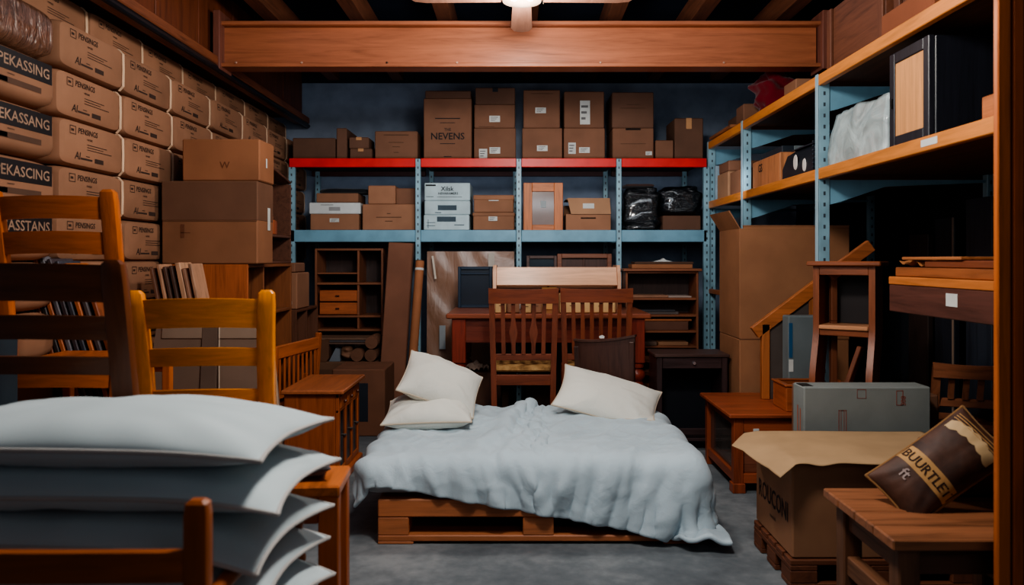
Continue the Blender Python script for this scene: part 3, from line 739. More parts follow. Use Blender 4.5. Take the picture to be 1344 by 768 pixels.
# hutch standing on it behind the carton
t = thing('bookcase_hutch', 'dark brown open hutch behind the cartons holding reddish books', 'bookcase', (-1.62, 4.52, zc + .001))
hw = wood((96, 58, 42), 'y', .5); hz = wz(225, 4.3) - zc
part('shelf', B(-.2, .2, -.25, .25, 0, .016), hw, t); part('shelf', B(-.2, .2, -.25, .25, .155, .171), hw, t)
part('side_panel', B(-.2, .2, .234, .25, .016, .155), hw, t); part('side_panel', B(-.2, .2, -.25, -.234, .016, .155), hw, t); part('back_panel', B(-.2, -.19, -.25, .25, .171, hz + .1), hw, t)
part('top_board', MB().bar((0, -.25, hz + .06), (0, .25, hz - .02), .4, .016), hw, t)
part('side_panel', B(-.2, .2, .234, .25, .171, hz - .03), hw, t)
for i, (y, hh, c, th) in enumerate(((4.31, .155, (168, 92, 60), .03), (4.345, .13, (120, 66, 46), .025), (4.375, .1, (176, 96, 56), .04), (4.42, .105, (150, 74, 44), .03), (4.455, .085, (160, 84, 50), .035), (4.495, .08, (130, 66, 42), .03))):
    b_ = part('book', B(0, .13, 0, th, 0, hh), plain(c, .6), None, (-1.56, y, zc + .173)); tag(b_, ['tallest reddish-brown book on the hutch shelf', 'slim dark book right of the tallest on the hutch', 'thick orange-brown book in middle of hutch row', 'darker orange book just right of the thick one', 'shorter brown book near the right end of hutch', 'shortest book at right end of the hutch row'][i], 'book', 'books on the hutch shelf')
b_ = part('book', B(0, .13, 0, .03, 0, .06), plain((140, 70, 50), .6), None, (-1.56, 4.36, zc + .0185)); tag(b_, 'small reddish book lying alone in the lower hutch cubby', 'book')
# little bookcase further on + carton on it
bookcase('low dark cubby bookcase next to the blue rack, holding a carton', -1.82, -1.47, 5.05, 5.6, .86, (0, .28, .56), (104, 64, 46), 'x', ((.0, .56, .86),))
carton('upright brown carton with small print on the low cubby bookcase', -1.72, -1.48, 5.1, 5.4, .862, wz(358, 5.15), mat=CB, tape=False, words=(('lot', .03, .8, .15),), ink=PAPER)
carton('small brown carton on top of the upright carton, left of rack', -1.68, -1.5, 5.12, 5.36, wz(358, 5.15) + .002, wz(345, 5.15), mat=CBD, tape=False)

# shelving unit with two drawers
D2 = 6.1
x0, x1 = wx(413, D2), wx(503, D2); zt = wz(326, D2); cx = (x0 + x1) / 2
zs = [wz(p, D2) for p in (371, 414, 432)]
t = bookcase('brown shelf unit with two orange drawers under the blue rack, left', x0, x1, D2, D2 + .3, zt, (.0, .33, zs[2], zs[1], zs[0]), (140, 84, 56), '-y', ((wx(470, D2) - cx, zs[0], zt), (wx(470, D2) - cx, zs[1], zs[0]), (wx(470, D2) - cx, zs[2], zs[1])))
part('shelf', B(x0 - cx + .018, wx(470, D2) - cx - .009, -.14, .138, wz(358, D2) - .012, wz(358, D2)), wood((140, 84, 56), 'x', .45), t)
for i, (pa, pb) in enumerate(((381, 396), (397, 413.2))):
    d_ = part('drawer', B(wx(419.5, D2) - cx, wx(468.5, D2) - cx, -.152, .1, wz(pb, D2) + .003, wz(pa, D2) - .002), wood((178, 92, 50), 'x', .45, .75), t)
    part('knob', B(-.015, .015, -.162, -.152, -.006, .006), plain((70, 34, 22), .5), d_, ((wx(443, D2) - cx), 0, (wz(pa, D2) + wz(pb, D2)) / 2))
for i, (a, b_, pz, c) in enumerate(((411, 494, 434.5, (120, 92, 74)), (413, 490, 438, (84, 78, 80)), (412, 492, 441, (100, 76, 64)))):
    s_ = part('flat_board', B(wx(a, 5.95), wx(b_, 5.95), 0, .26, 0, .014), plain(c, .5), None, (0, 5.83 - .01 * i, wz(443, 5.95) - .04 + .016 * (2 - i) + .0)); tag(s_, ['tan board on top of the flat pile before the shelf unit', 'grey board in middle of the flat pile before the shelf unit', 'brown board at bottom of the flat pile before the shelf unit'][i], 'board', 'flat boards before the shelf unit')
# support and odds and ends below
carton('dusty brown carton carrying rolls under the flat boards', wx(406, 5.85), wx(497, 5.85), 5.8, 6.08, 0, wz(474, 5.85), mat=cardboard((120, 84, 62)), tape=False, lines=((.3, .8, .2, .05),))
ZR_ = wz(474, 5.85) + .001
for i, (px, pz, r) in enumerate(((488, 466, .048), (489, 452, .05), (470, 462, .05))):
    o = MB(); x_ = wx(px, 5.85); z_ = ZR_ + r if i != 1 else ZR_ + .048 * 2 + .05
    o.tube([(0, 0, 0), (0, .02, 0), (0, .25, 0)], [r * .96, r, r], 20)
    o.tube([(0, -.002, 0), (0, .01, 0)], r * .45, 14)
    o = part('fabric_roll', o, plain((116, 78, 58), .8), None, (x_, 5.8, z_)); tag(o, ['lower brown roll end under the shelf unit', 'upper brown roll end stacked on another under shelf unit', 'brown roll left of the two stacked roll ends'][i], 'roll', 'brown rolls under the shelf unit')
t = part('crumpled_sack', MB().prism([(0, 0), (.13, 0), (.15, .03), (.15, .17), (.12, .17), (.0, .13)], 0, .2, 'y'), plain((104, 70, 50), .8), None, (wx(408, 5.85), 5.8, ZR_)); tag(t, 'bent dark brown sack at left under the flat boards', 'sack')
t = part('folded_cloth', MB().prism([(0, 0), (.085, 0), (.08, .09), (.05, .1)], 0, .12, 'y'), plain((112, 118, 126), .8), None, (wx(433, 5.85), 5.82, ZR_)); tag(t, 'small grey triangular cloth between sack and rolls', 'cloth')
bag('crumpled_paper', 'crumpled brown packing paper heap beside the roll ends', 'paper', wx(449, 5.85), wx(463, 5.85), 5.82, 6.0, ZR_, ZR_ + .13, plain((130, 92, 70), .8), 30, None, .03, .8)
pd = MB()
c5 = carton('brown carton with dark printed panel on floor beside the sideboard', wx(436, 5.15), wx(505, 5.15), 5.15, 5.55, 0, wz(485, 5.15), mat=cardboard((138, 90, 66)), tape=False)
w_ = (wx(505, 5.15) - wx(436, 5.15)) / 2
part('print', B(wx(470, 5.15) - wx(470.5, 5.15), wx(483, 5.15) - wx(470.5, 5.15), -.2012, -.198, .1, .36, b=.0004), plain((32, 38, 48), .6, key='ink'), c5)

# tall leaning carton, tube, wrapped panel
t = thing('tall_flat_carton', 'tall flat brown carton leaning on the rack, left of the tube', 'carton', (0, 0, 0))
m = MB(); m.bar((wx(515, 5.85), 5.72, 0.004), (wx(527, 5.97), 5.94, wz(319, 5.97)), .19, .03, .006, up=(0, 1, 0)); part('carton_body', m, cardboard((134, 86, 64)), t)
m = MB(); m.bar((wx(531.5, 5.85), 5.735, 0.01), (wx(543.5, 5.97), 5.955, wz(319.5, 5.97)), .008, .034, .002, up=(0, 1, 0)); part('edge_flap', m, cardboard((92, 60, 46)), t)
t = thing('cardboard_tube', 'slim brown cardboard tube leaning against the rack upright', 'tube', (0, 0, 0))
p0 = Vector((wx(538, 5.8), 5.72, .002)); p1 = Vector((wx(551.5, 5.93), 5.92, wz(343, 5.93)))
part('tube', MB().tube([p0, p1], .034, 18), cardboard((178, 112, 74)), t)
part('end_cap', MB().tube([p1, p1 + (p1 - p0).normalized() * .006], .0345, 18), cardboard((120, 78, 54)), t)
pm = p0.lerp(p1, .94); part('tape', MB().tube([pm, p0.lerp(p1, .955)], .0352, 18), PAPER, t)
t = thing('wrapped_parcel', 'large flat parcel wrapped in wrinkled brown paper and clear film, behind the table', 'panel', (0, 0, 0))
D3 = 6.08
x0, x1, z0, z1 = wx(560, D3), wx(675, D3), wz(478, D3), wz(330, D3)
part('wrapped_body', MB().grid(lambda u, v: (x0 + (x1 - x0) * u, D3 + .03 * v - .012 * noise.noise(Vector((u * 5 + v * 3, v * 3, .3))), z0 + (z1 - z0) * v), 40, 40), film((140, 100, 76), 4, .42, (1.6, 1, .7), .22, .88), t)
part('back_board', B(x0, x1, D3 + .05, D3 + .08, z0, z1), CBD, t)
part('tape', MB().bar((wx(568, D3), D3 - .02, wz(336, D3)), (wx(572, D3), D3 - .02, wz(366, D3)), .016, .002, .0005, up=(0, 1, 0)), plain((210, 196, 180), .4), t)
part('tape', MB().bar((wx(645, D3), D3 - .012, wz(332, D3)), (wx(645, D3), D3 - .014, wz(350, D3)), .05, .002, .0005, up=(0, 1, 0)), plain((180, 168, 156), .4), t)
part('shipping_label', B(wx(577, D3), wx(585, D3), D3 - .024, D3 - .021, wz(458, D3), wz(427, D3), b=.0005), plain((150, 156, 160), .6, key='paper'), t)
carton('dark carton supporting the wrapped parcel behind the table', wx(555, D3), wx(668, D3), D3 - .04, D3 + .3, 0, z0 - .002, mat=CBV, tape=False)
# ------------------------------------------------------------------ table group behind the bed
TBL = (124, 52, 34)
YT = 5.1; zt = wz(412, YT)
x0, x1 = wx(585, YT), wx(855, YT)
t = thing('dining_table', 'long reddish-brown dining table with turned legs behind the two chairs', 'table', ((x0 + x1) / 2, YT + .35, 0)); w = (x1 - x0) / 2
part('tabletop', B(-w, w, -.35, .35, zt - .035, zt, b=.008), wood((150, 78, 52), 'x', .3), t)
part('apron', B(-w + .1, w - .1, -.3, -.275, zt - .2, zt - .035), wood(TBL, 'x', .4), t); part('apron', B(-w + .1, w - .1, .275, .3, zt - .2, zt - .035), wood(TBL, 'x', .4), t)
lb = zt - .035
for sx in (-1, 1):
    for sy in (-1, 1):
        m = MB(); m.box(-.046, .046, -.046, .046, lb - .30, lb, .004)
        k = lb - .30
        m.lathe([(.03, k), (.046, k - .012), (.046, k - .03), (.03, k - .04), (.05, k - .06), (.056, k - .085), (.048, k - .11), (.032, k - .125), (.044, k - .14), (.044, k - .16), (.036, k - .2), (.03, .08), (.04, .05), (.034, 0.001)][::-1], n=20)
        part('leg', m, wood((140, 52, 34), 'z', .35), t, (sx * (w - .085), sy * .28, 0))

def slat_chair(name, label, loc, rz, w, d, seat_z, h, slats, c, lower_z, seat_mat=None, vase=(), rake=.07, top_h=.095, group=None, cat='chair', seat_th=.045, top_over=.0, taper=0.0):
    """chair whose back is at y=0 and whose seat runs to +y"""
    t = thing(name, label, cat, loc, rz, group); wv = wood(c, 'z', .4); wh = wood(c, 'x', .4)
    def by(z): return -rake * max(0, (z - seat_z) / (h - seat_z)) ** 1.3
    hw = w / 2 - .018
    def bx(z): return hw * (1 - taper + taper * z / h) if taper else hw
    for s in (-1, 1):
        zz = [0, .25, seat_z, seat_z + (h - seat_z) * .4, seat_z + (h - seat_z) * .75, h - .02]
        secs = []
        for z in zz:
            y = by(z) - (.05 * (1 - z / seat_z) if z < seat_z else 0); X = s * bx(z)
            secs.append([(X - .017, y - .017, z), (X + .017, y - .017, z), (X + .017, y + .017, z), (X - .017, y + .017, z)])
        part('back_post', MB().sweep(None, secs), wv, t)
        part('leg', MB().bar((s * (w / 2 - .022), d - .025, 0), (s * (w / 2 - .022), d - .025, seat_z - .02), .036, .036, up=(0, 1, 0)), wv, t)
        part('stretcher', B(s * (w / 2 - .022) - .01, s * (w / 2 - .022) + .01, .0, d - .03, .18, .205), wood(c, 'y', .4), t)
        part('seat_rail', B(s * (w / 2 - .022) - .011, s * (w / 2 - .022) + .011, .015, d - .03, seat_z - .08, seat_z - .02), wood(c, 'y', .4), t)
    part('seat_rail', B(-hw, hw, -.012, .012, seat_z - .1, seat_z - .035), wh, t); part('seat_rail', B(-hw, hw, d - .036, d - .014, seat_z - .08, seat_z - .02), wh, t)
    def curved(z0_, z1_, over, th, bow, crown):
        W = bx(h) + .017 + over; n = 14
        return MB().sweep(None, [[(W * q, by((z0_ + z1_) / 2) - th / 2 - bow * (1 - q * q), z0_), (W * q, by((z0_ + z1_) / 2) + th / 2 - bow * (1 - q * q), z0_), (W * q, by(z1_) + th / 2 - bow * (1 - q * q), z1_ + crown * (1 - q * q) ), (W * q, by(z1_) - th / 2 - bow * (1 - q * q), z1_ + crown * (1 - q * q))] for q in [2 * i / n - 1 for i in range(n + 1)]])
    part('top_rail', curved(h - top_h, h, top_over, .026, .012, -.008), wh, t)
    part('lower_rail', B(-bx(lower_z), bx(lower_z), by(lower_z) - .011, by(lower_z) + .011, lower_z - .018, lower_z + .022), wh, t)
    n = slats
    for i in range(n):
        q = (i + 1) / (n + 1) * 2 - 1; X = q * (hw - .004); za, zb_ = lower_z + .02, h - top_h + .005
        secs = []
        for k in range(13):
            f = k / 12; z = za + (zb_ - za) * f
            ww = .0125 + (.014 * math.exp(-((f - .42) / .13) ** 2) if i in vase else 0)
            y = by(z) - .009 * (1 - q * q)
            secs.append([(X * bx(z) / hw - ww, y - .007, z), (X * bx(z) / hw + ww, y - .007, z), (X * bx(z) / hw + ww, y + .007, z), (X * bx(z) / hw - ww, y + .007, z)])
        part('slat', MB().sweep(None, secs), wv, t)
    part('seat', B(-w / 2 + .02, w / 2 - .02, .018, d, seat_z - seat_th * .45, seat_z + seat_th * .55, b=.014), seat_mat or wood(c, 'y', .35), t)
    return t
def rush():
    m, nt, b = new_mat('rush'); v, tc, oi = coords(nt, (9, 60, 9))
    n1 = N(nt, 'ShaderNodeTexNoise'); n1.inputs['Scale'].default_value = 2; n1.inputs['Detail'].default_value = 5; nt.links.new(v, n1.inputs['Vector'])
    nt.links.new(ramp(nt, n1.outputs['Fac'], [(.35, lin((128, 88, 48))), (.55, lin((196, 148, 92))), (.75, lin((224, 182, 124)))]), b.inputs['Base Color']); b.inputs['Roughness'].default_value = .8
    bump(nt, b, n1.outputs['Fac'], .5, .006); return m
RUSH = rush()
CH = (126, 60, 36)
slat_chair('dining_chair', 'slat-back chair with two vase-shaped centre slats and straw seat, left of pair', (wx(687, 4.75), 4.72, 0), 0, .43, .42, wz(482, 4.8), wz(378, 4.68), 5, CH, wz(469, 4.72), RUSH, (1, 2) if False else (1, 3), top_over=.0, taper=.12, top_h=.095)
slat_chair('dining_chair', 'slat-back chair with six plain slats and straw seat, right of pair', (wx(783, 4.75), 4.78, 0), -.06, .45, .42, wz(482, 4.84), wz(378, 4.72), 6, CH, wz(469, 4.78), RUSH, (), taper=.12, top_h=.09)
# dark solid-backed chair
t = thing('solid_back_chair', 'dark brown chair with a solid curved back panel behind the right bed pillow', 'chair', (wx(797, 4.42), 4.42, 0), -.42); dk = wood((72, 44, 36), 'z', .45)
hh = wz(446, 4.4)
for s in (-1, 1):
    part('back_post', MB().bar((s * .15, 0, .0), (s * .165, -.06, hh - .02 + .02 * s), .03, .03, up=(0, 1, 0)), dk, t)
    part('leg', MB().bar((s * .16, .32, .0), (s * .16, .32, .36), .03, .03, up=(0, 1, 0)), dk, t)
part('back_panel', MB().sweep(None, [[(q * .17, -.03 - .02 - .03 * (1 - q * q), .42), (q * .17, -.03 + .0 - .03 * (1 - q * q), .42), (q * .18, -.04 - .03 * (1 - q * q), hh - .0 + .02 * q + .012 * q * q), (q * .18, -.06 - .03 * (1 - q * q), hh + .02 * q + .012 * q * q)] for q in [i / 6 - 1 for i in range(13)]]), dk, t)
part('top_edge', MB().sweep(None, [[(q * .184, -.068 - .03 * (1 - q * q), hh - .004 + .02 * q + .012 * q * q), (q * .184, -.034 - .03 * (1 - q * q), hh - .004 + .02 * q + .012 * q * q), (q * .184, -.034 - .03 * (1 - q * q), hh + .008 + .02 * q + .012 * q * q), (q * .184, -.068 - .03 * (1 - q * q), hh + .008 + .02 * q + .012 * q * q)] for q in [i / 6 - 1 for i in range(13)]]), dk, t)
part('seat', B(-.18, .18, -.02, .34, .36, .39, b=.01), dk, t)
st = thing('white_tag', 'small crumpled white tag sitting on top of the dark chair back', 'tag', (wx(788, 4.4), 4.33, hh + .015)); part('tag', MB().prism([(-.012, 0), (.014, 0), (.016, .012), (.004, .018), (-.014, .012)], 0, .01, 'y'), PAPER, st)

# desk hutch on the table
D4 = 5.45
x0, x1 = wx(647, D4), wx(815, D4); zt += .001; h = wz(352, D4) - zt; w = (x1 - x0) / 2
t = thing('desk_hutch', 'pale wooden desk hutch with a slanted glossy upper panel on the table', 'desk hutch', ((x0 + x1) / 2, D4, zt))
pw_ = wood((216, 160, 122), 'x', .28, .8); pv = wood((206, 148, 110), 'z', .35, .8)
for s in (-1, 1):
    part('side_panel', MB().prism([(0, 0), (.28, 0), (.28, h + .02), (.05, h + .02), (.0, h - .06)], -.012, .012, 'x'), pv, t, (s * (w - .012), 0, 0))
part('slanted_panel', MB().bar((0, .0, h - .125), (0, .05, h + .005), 2 * w - .05, .016), pw_, t)
part('back_panel', B(-w + .024, w - .024, .268, .28, 0, h), wood((150, 98, 66), 'x', .5), t)
part('shelf', B(-w + .024, w - .024, .05, .268, h - .16, h - .148), wood((110, 66, 44), 'x', .5), t)
# tan cartons and papers standing in it
TAN = cardboard((232, 186, 128))
lab4 = ['tan box at left end before the desk hutch', 'reddish brown box second from left before the desk hutch', 'narrow tan box near middle of the desk hutch', 'brown box just left of the tall tan board in hutch', 'wide tan box in right half of the table before hutch', 'tan box at right end before the desk hutch']
for i, (a, b_, top, mt) in enumerate(((650, 664, 392, TAN), (666, 682, 394, CB), (686, 697, 395, TAN), (698, 711, 394, CB), (735, 764, 392, TAN), (766, 808, 394, TAN))):
    carton(lab4[i], wx(a, 5.14), wx(b_, 5.14), 5.13 + .01 * (i % 2), 5.3, zt + .001, wz(top - 6, 5.14), mat=mt, tape=False, group='boxes before the desk hutch', lines=((.5, .4, .02, .004),))
t = thing('tan_board', 'tall tan board with a knob between the two dining chairs, in the hutch', 'board', (wx(723, D4 + .03), D4 + .035, zt + .001))
part('board', B(-.065, .045, 0, .02, 0, wz(377, D4) - zt - .0), cardboard((230, 170, 100)), t); part('knob', MB().tube([(-.02, -.008, .17), (-.02, 0, .17)], .008, 10), plain((80, 50, 30), .5), t)
t = thing('white_bottle', 'small white bottle seen between slats inside the hutch', 'bottle', (wx(680, D4 + .03), D4 + .05, zt + .001)); part('bottle', MB().lathe([(.014, 0), (.018, .01), (.018, .05), (.008, .08), (.008, .1), (.001, .1)], n=14), PAPER, t)
# dark frame on the table
D5 = 5.72
t = thing('dark_picture_frame', 'dark navy framed panel standing on the table left of the hutch', 'picture frame', (0, D5, zt)); a, b_, c, d_ = wx(601, D5), wx(646, D5), 0, wz(350, D5) - zt
nv = plain((34, 50, 68), .4)
part('frame', MB().box(a, a + .022, 0, .03, 0, d_).box(b_ - .022, b_, 0, .03, 0, d_).box(a + .022, b_ - .022, 0, .03, d_ - .022, d_).box(a + .022, b_ - .022, 0, .03, 0, .022).box(a + .022, b_ - .022, .002, .028, d_ - .06, d_ - .048), nv, t)
part('panel', B(a + .02, b_ - .02, .014, .024, .02, d_ - .02), plain((26, 36, 50), .35), t)
# small frames behind the hutch
D6 = 6.12
carton('brown carton behind the table carrying the two frames', wx(690, D6), wx(806, D6), D6 + .02, D6 + .4, 0, .75, mat=CBV, tape=False)
def frame(label, px0, px1, py0, z0, d, c, inner, name, cat, th=.028):
    a, b_, z1 = wx(px0, d), wx(px1, d), wz(py0, d)
    t = thing(name, label, cat, (0, d, z0)); h = z1 - z0; mw = wood(c, 'x', .45)
    part('frame', MB().box(a, a + th, 0, .05, 0, h).box(b_ - th, b_, 0, .05, 0, h).box(a + th, b_ - th, 0, .05, h - th, h).box(a + th, b_ - th, 0, .05, 0, th), mw, t)
    part('panel', B(a + th * .8, b_ - th * .8, .03, .045, th * .8, h - th * .8), inner, t); return t
frame('dark glazed picture frame peeking above the hutch, left', 691, 731, 335.5, .752, D6 + .05, (92, 66, 60), plain((36, 50, 60), .15, key='glossy'), 'picture_frame', 'picture frame', .024)
f_ = frame('brown wooden drawer frame standing above the hutch, right', 731.5, 803, 333, .752, D6 + .04, (138, 82, 58), wood((82, 52, 44), 'z', .5), 'drawer_frame', 'frame', .036)
part('mullion', B(wx(767, D6) - .008, wx(767, D6) + .008, .02, .032, .03, wz(333, D6) - .752 - .036), wood((90, 56, 46), 'z', .5), f_)
# dark boxes in the shade under the table
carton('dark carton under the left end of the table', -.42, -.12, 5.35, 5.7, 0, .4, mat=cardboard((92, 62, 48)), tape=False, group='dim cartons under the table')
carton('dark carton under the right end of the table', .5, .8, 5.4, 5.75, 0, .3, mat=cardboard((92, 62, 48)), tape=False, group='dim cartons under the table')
t = thing('crumpled_paper', 'crumpled silver-brown paper on carton under left table end', 'paper', (-.33, 5.45, .402)); part('paper', MB().grid(lambda u, v: (-.08 + .2 * u, -.06 + .14 * v, .01 + .05 * abs(noise.noise(Vector((u * 6, v * 6, 4)))) + .03 * math.sin(3.1 * u) * math.sin(3.1 * v)), 18, 14), plain((150, 128, 116), .5), t)

# flat-file bookcase at right
D7 = 5.82
x0, x1 = wx(821, D7), wx(917, D7); cx = (x0 + x1) / 2; zt7 = wz(356, D7)
zsh = [wz(p, D7) for p in (508, 490, 473, 454, 434, 413, 391)]
t = bookcase('brown bookcase full of flat boards and papers left of nightstand', x0, x1, D7, D7 + .27, zt7, [.001] + zsh, (136, 78, 50), '-y')
part('cornice', B(x0 - cx - .02, x1 - cx + .02, -.165, .14, zt7, zt7 + .02), wood((140, 82, 54), 'x', .4), t)
yb = D7 + .012
items = [(0, .1, .75, .02, (166, 104, 66), 'flat tan board'), (1, .25, .98, .025, (120, 72, 50), 'flat brown board'), (1, .02, .3, .018, (156, 100, 70), 'flat tan board'), (2, .02, .8, .03, (150, 92, 60), 'flat brown board'), (3, .02, .42, .03, (110, 84, 70), 'grey-brown folder'), (3, .45, .9, .026, (150, 106, 76), 'tan folder'),
         (4, .12, .9, .07, (104, 66, 50), 'thick dark box'), (4, .1, .95, .014, (170, 100, 60), 'thin orange board'), (5, .05, .75, .02, (96, 84, 80), 'grey sheet'), (5, .1, .7, .014, (60, 58, 62), 'dark sheet'), (6, .05, .6, .018, (150, 108, 84), 'tan sheet'), (6, .6, .95, .012, (170, 150, 138), 'pale paper')]
names_row = ['seventh shelf from top', 'sixth shelf from top', 'fifth shelf from top', 'fourth shelf from top', 'third shelf from top', 'second shelf from top', 'topmost inner shelf']
zt_used = {}
for i, (r, a, b_, th, c, nm) in enumerate(items):
    key = (r, a); base = zsh[r] + .001
    if i in (7,): base += .071
    if i in (9,): base += .021
    o = part('flat_board', B(0, (x1 - x0 - .05) * (b_ - a), 0, .22, 0, th), plain(c, .6), None, (x0 + .025 + (x1 - x0 - .05) * a, yb - .004 * i % .02, base)); tag(o, f'{nm} lying on the {names_row[r]} of the flat-file bookcase' + (', left' if a < .2 and b_ < .7 else ', right' if a > .3 else ''), 'board', 'flat boards in the bookcase')
zz = zt7 + .021
for i, (pa, pb, th, c) in enumerate(((830, 910, .032, (170, 110, 74)), (834, 912, .018, (104, 74, 58)))):
    o = part('flat_carton', B(wx(pa, D7), wx(pb, D7), 0, .2, 0, th), cardboard(c), None, (0, D7 + .02 + .02 * i, zz)); zz += th + .001; tag(o, ['tan flat carton on top of the flat-file bookcase', 'dark flat carton lying on the tan one atop bookcase'][i], 'carton')
t = thing('folded_paper', 'scrap of pale paper on the flat cartons atop bookcase', 'paper', (wx(872, D7), D7 + .08, zz)); part('paper', MB().prism([(-.07, 0), (.08, 0), (.03, .012), (.01, .026), (-.01, .014)], 0, .06, 'y'), PAPER, t)

# dark nightstand
D8 = 4.76
x0, x1 = wx(862, D8), wx(955, D8); cx = (x0 + x1) / 2; w = (x1 - x0) / 2; zt8 = wz(465, D8)
t = thing('nightstand', 'dark espresso nightstand with one drawer and open bay beside the big carton', 'nightstand', (cx, D8 + .14, 0)); nm = wood((64, 46, 46), 'x', .4); nz = wood((64, 46, 46), 'z', .4)
part('top_board', B(-w - .012, w + .012, -.15, .14, zt8 - .02, zt8, b=.004), wood((84, 60, 54), 'x', .4), t)
for s in (-1, 1):
    part('side_panel', B(s * (w - .035), s * w, -.14, .14, 0, zt8 - .02), nz, t)
part('back_panel', B(-w + .035, w - .035, .125, .138, .08, zt8 - .02), plain((20, 24, 34), .6), t)
dr = part('drawer', B(-w + .037, w - .037, -.142, .1, zt8 - .09, zt8 - .024), nm, t); part('knob', MB().tube([(.01, -.16, zt8 - .055), (.01, -.142, zt8 - .055)], .009, 12), plain((210, 210, 214), .25, .8), dr)
part('shelf', B(-w + .035, w - .035, -.14, .125, .06, .08), nm, t); part('bottom_rail', B(-w + .035, w - .035, -.14, -.12, .1, .14), nm, t)

# ------------------------------------------------------------------ right side: big open carton
x0 = 1.338; x1 = 2.0; y0 = 4.6; y1 = 5.06; zs = wz(445, y0); zt9 = wz(300, y0)
KR = cardboard((176, 120, 84))
carton('big brown carton at bottom supporting the tall open carton, right', x0, x1, y0, y1, 0, zs - .002, mat=KR, tape=False)
t = thing('cardboard_box', 'big tall open brown carton with a flap folded out left, right of nightstand', 'cardboard box', ((x0 + x1) / 2, (y0 + y1) / 2, zs)); w, d, h = (x1 - x0) / 2, (y1 - y0) / 2, zt9 - zs
m = MB(); m.box(-w, w, -d, -d + .008, 0, h); m.box(-w, w, d - .008, d, 0, h); m.box(-w, -w + .008, -d + .008, d - .008, 0, h); m.box(w - .008, w, -d + .008, d - .008, 0, h); m.box(-w + .008, w - .008, -d + .008, d - .008, 0, .008)
part('box_body', m, KR, t)
part('flap', MB().prism([(-w, h), (-w + .006, h), (-w - .06, h + .11), (-w - .068, h + .108)], -d + .004, d - .004, 'y'), KR, t)
part('flap', MB().prism([(-d, h), (-d + .006, h), (-d - .0, h + .02), (-d + .01, h + .018)], -w + .02, w, 'x'), KR, t)
sx_ = MB(); sx_.box(-w - .002, w, -d - .0012, -d + .001, -.004, .001, .0003)
part('tape', sx_, plain((120, 80, 58), .6), t)
bag('cloth_bag', 'dim brown bundle behind the big open carton beside rack', 'bag', 1.53, 1.75, 5.2, 5.5, .966, 1.2, fabric((90, 50, 36)), 41, None, .02, .5)

# ---- end table J
JX0, JX1, JY0, JY1, JZ = 1.105, 1.74, 3.9, 4.5, .41
t = thing('end_table', 'reddish-brown wooden end table with glass side beside the bed', 'end table', (JX0, JY0, 0)); L_ = JX1 - JX0; Wd = JY1 - JY0; jw = wood((150, 70, 40), 'z', .4); jx = wood((158, 76, 44), 'x', .38)
part('top_board', B(-.03, L_, -.03, Wd + .01, JZ - .022, JZ, b=.005), jx, t)
for (a, b_) in ((0, 0), (0, Wd - .05), (L_ - .05, 0), (L_ - .05, Wd - .05)): part('leg', B(a, a + .05, b_, b_ + .05, 0, JZ - .022), jw, t)
part('drawer_front', B(.05, L_ - .05, .006, .03, JZ - .1, JZ - .024), jx, t); st = part('shipping_label', B(.1, .13, .003, .006, JZ - .13, JZ - .08, b=.0004), PAPER, t)
part('panel', B(.05, L_ - .05, .02, .03, .1, JZ - .1), wood((132, 74, 52), 'x', .4), t); part('base_rail', B(.05, L_ - .05, .0, .04, .05, .1), jx, t)
part('side_rail', B(.008, .042, .05, Wd - .05, JZ - .07, JZ - .022), wood((150, 70, 40), 'y', .4), t); part('side_rail', B(.004, .046, .05, Wd - .05, .05, .1), wood((150, 70, 40), 'y', .4), t)
part('glass_panel', B(.02, .026, .05, Wd - .05, .1, JZ - .07, b=.0005), glass((90, 84, 80)), t); part('bottom_shelf', B(.05, L_ - .05, .04, Wd - .01, .06, .08), jx, t)
part('foot', B(-.008, .058, -.008, .06, 0, .05), jw, t)
# tray on it
def tray(label, x0, x1, y0, y1, z0, h, c):
    t = thing('wooden_tray', label, 'tray', (x0, y0, z0)); L, W = x1 - x0, y1 - y0
    part('tray_side', B(0, L, 0, .014, 0, h), wood(c, 'x', .4), t); part('tray_side', B(0, L, W - .014, W, 0, h), wood(c, 'x', .4), t); part('tray_side', B(0, .014, .014, W - .014, 0, h), wood(c, 'y', .4), t); part('tray_side', B(L - .014, L, .014, W - .014, 0, h), wood(c, 'y', .4), t)
    part('bottom', B(.014, L - .014, .014, W - .014, 0, .01), wood((60, 34, 24), 'x', .5), t)
    part('rim', MB().box(-.008, L + .008, -.008, .018, h, h + .01).box(-.008, L + .008, W - .018, W + .008, h, h + .01).box(-.008, .018, .018, W - .018, h, h + .01).box(L - .018, L + .008, .018, W - .018, h, h + .01), wood(c, 'x', .35), t)
tray('small open wooden tray box with raised rim on the end table', 1.385, 1.72, 3.93, 4.14, JZ + .001, .13, (164, 84, 44))
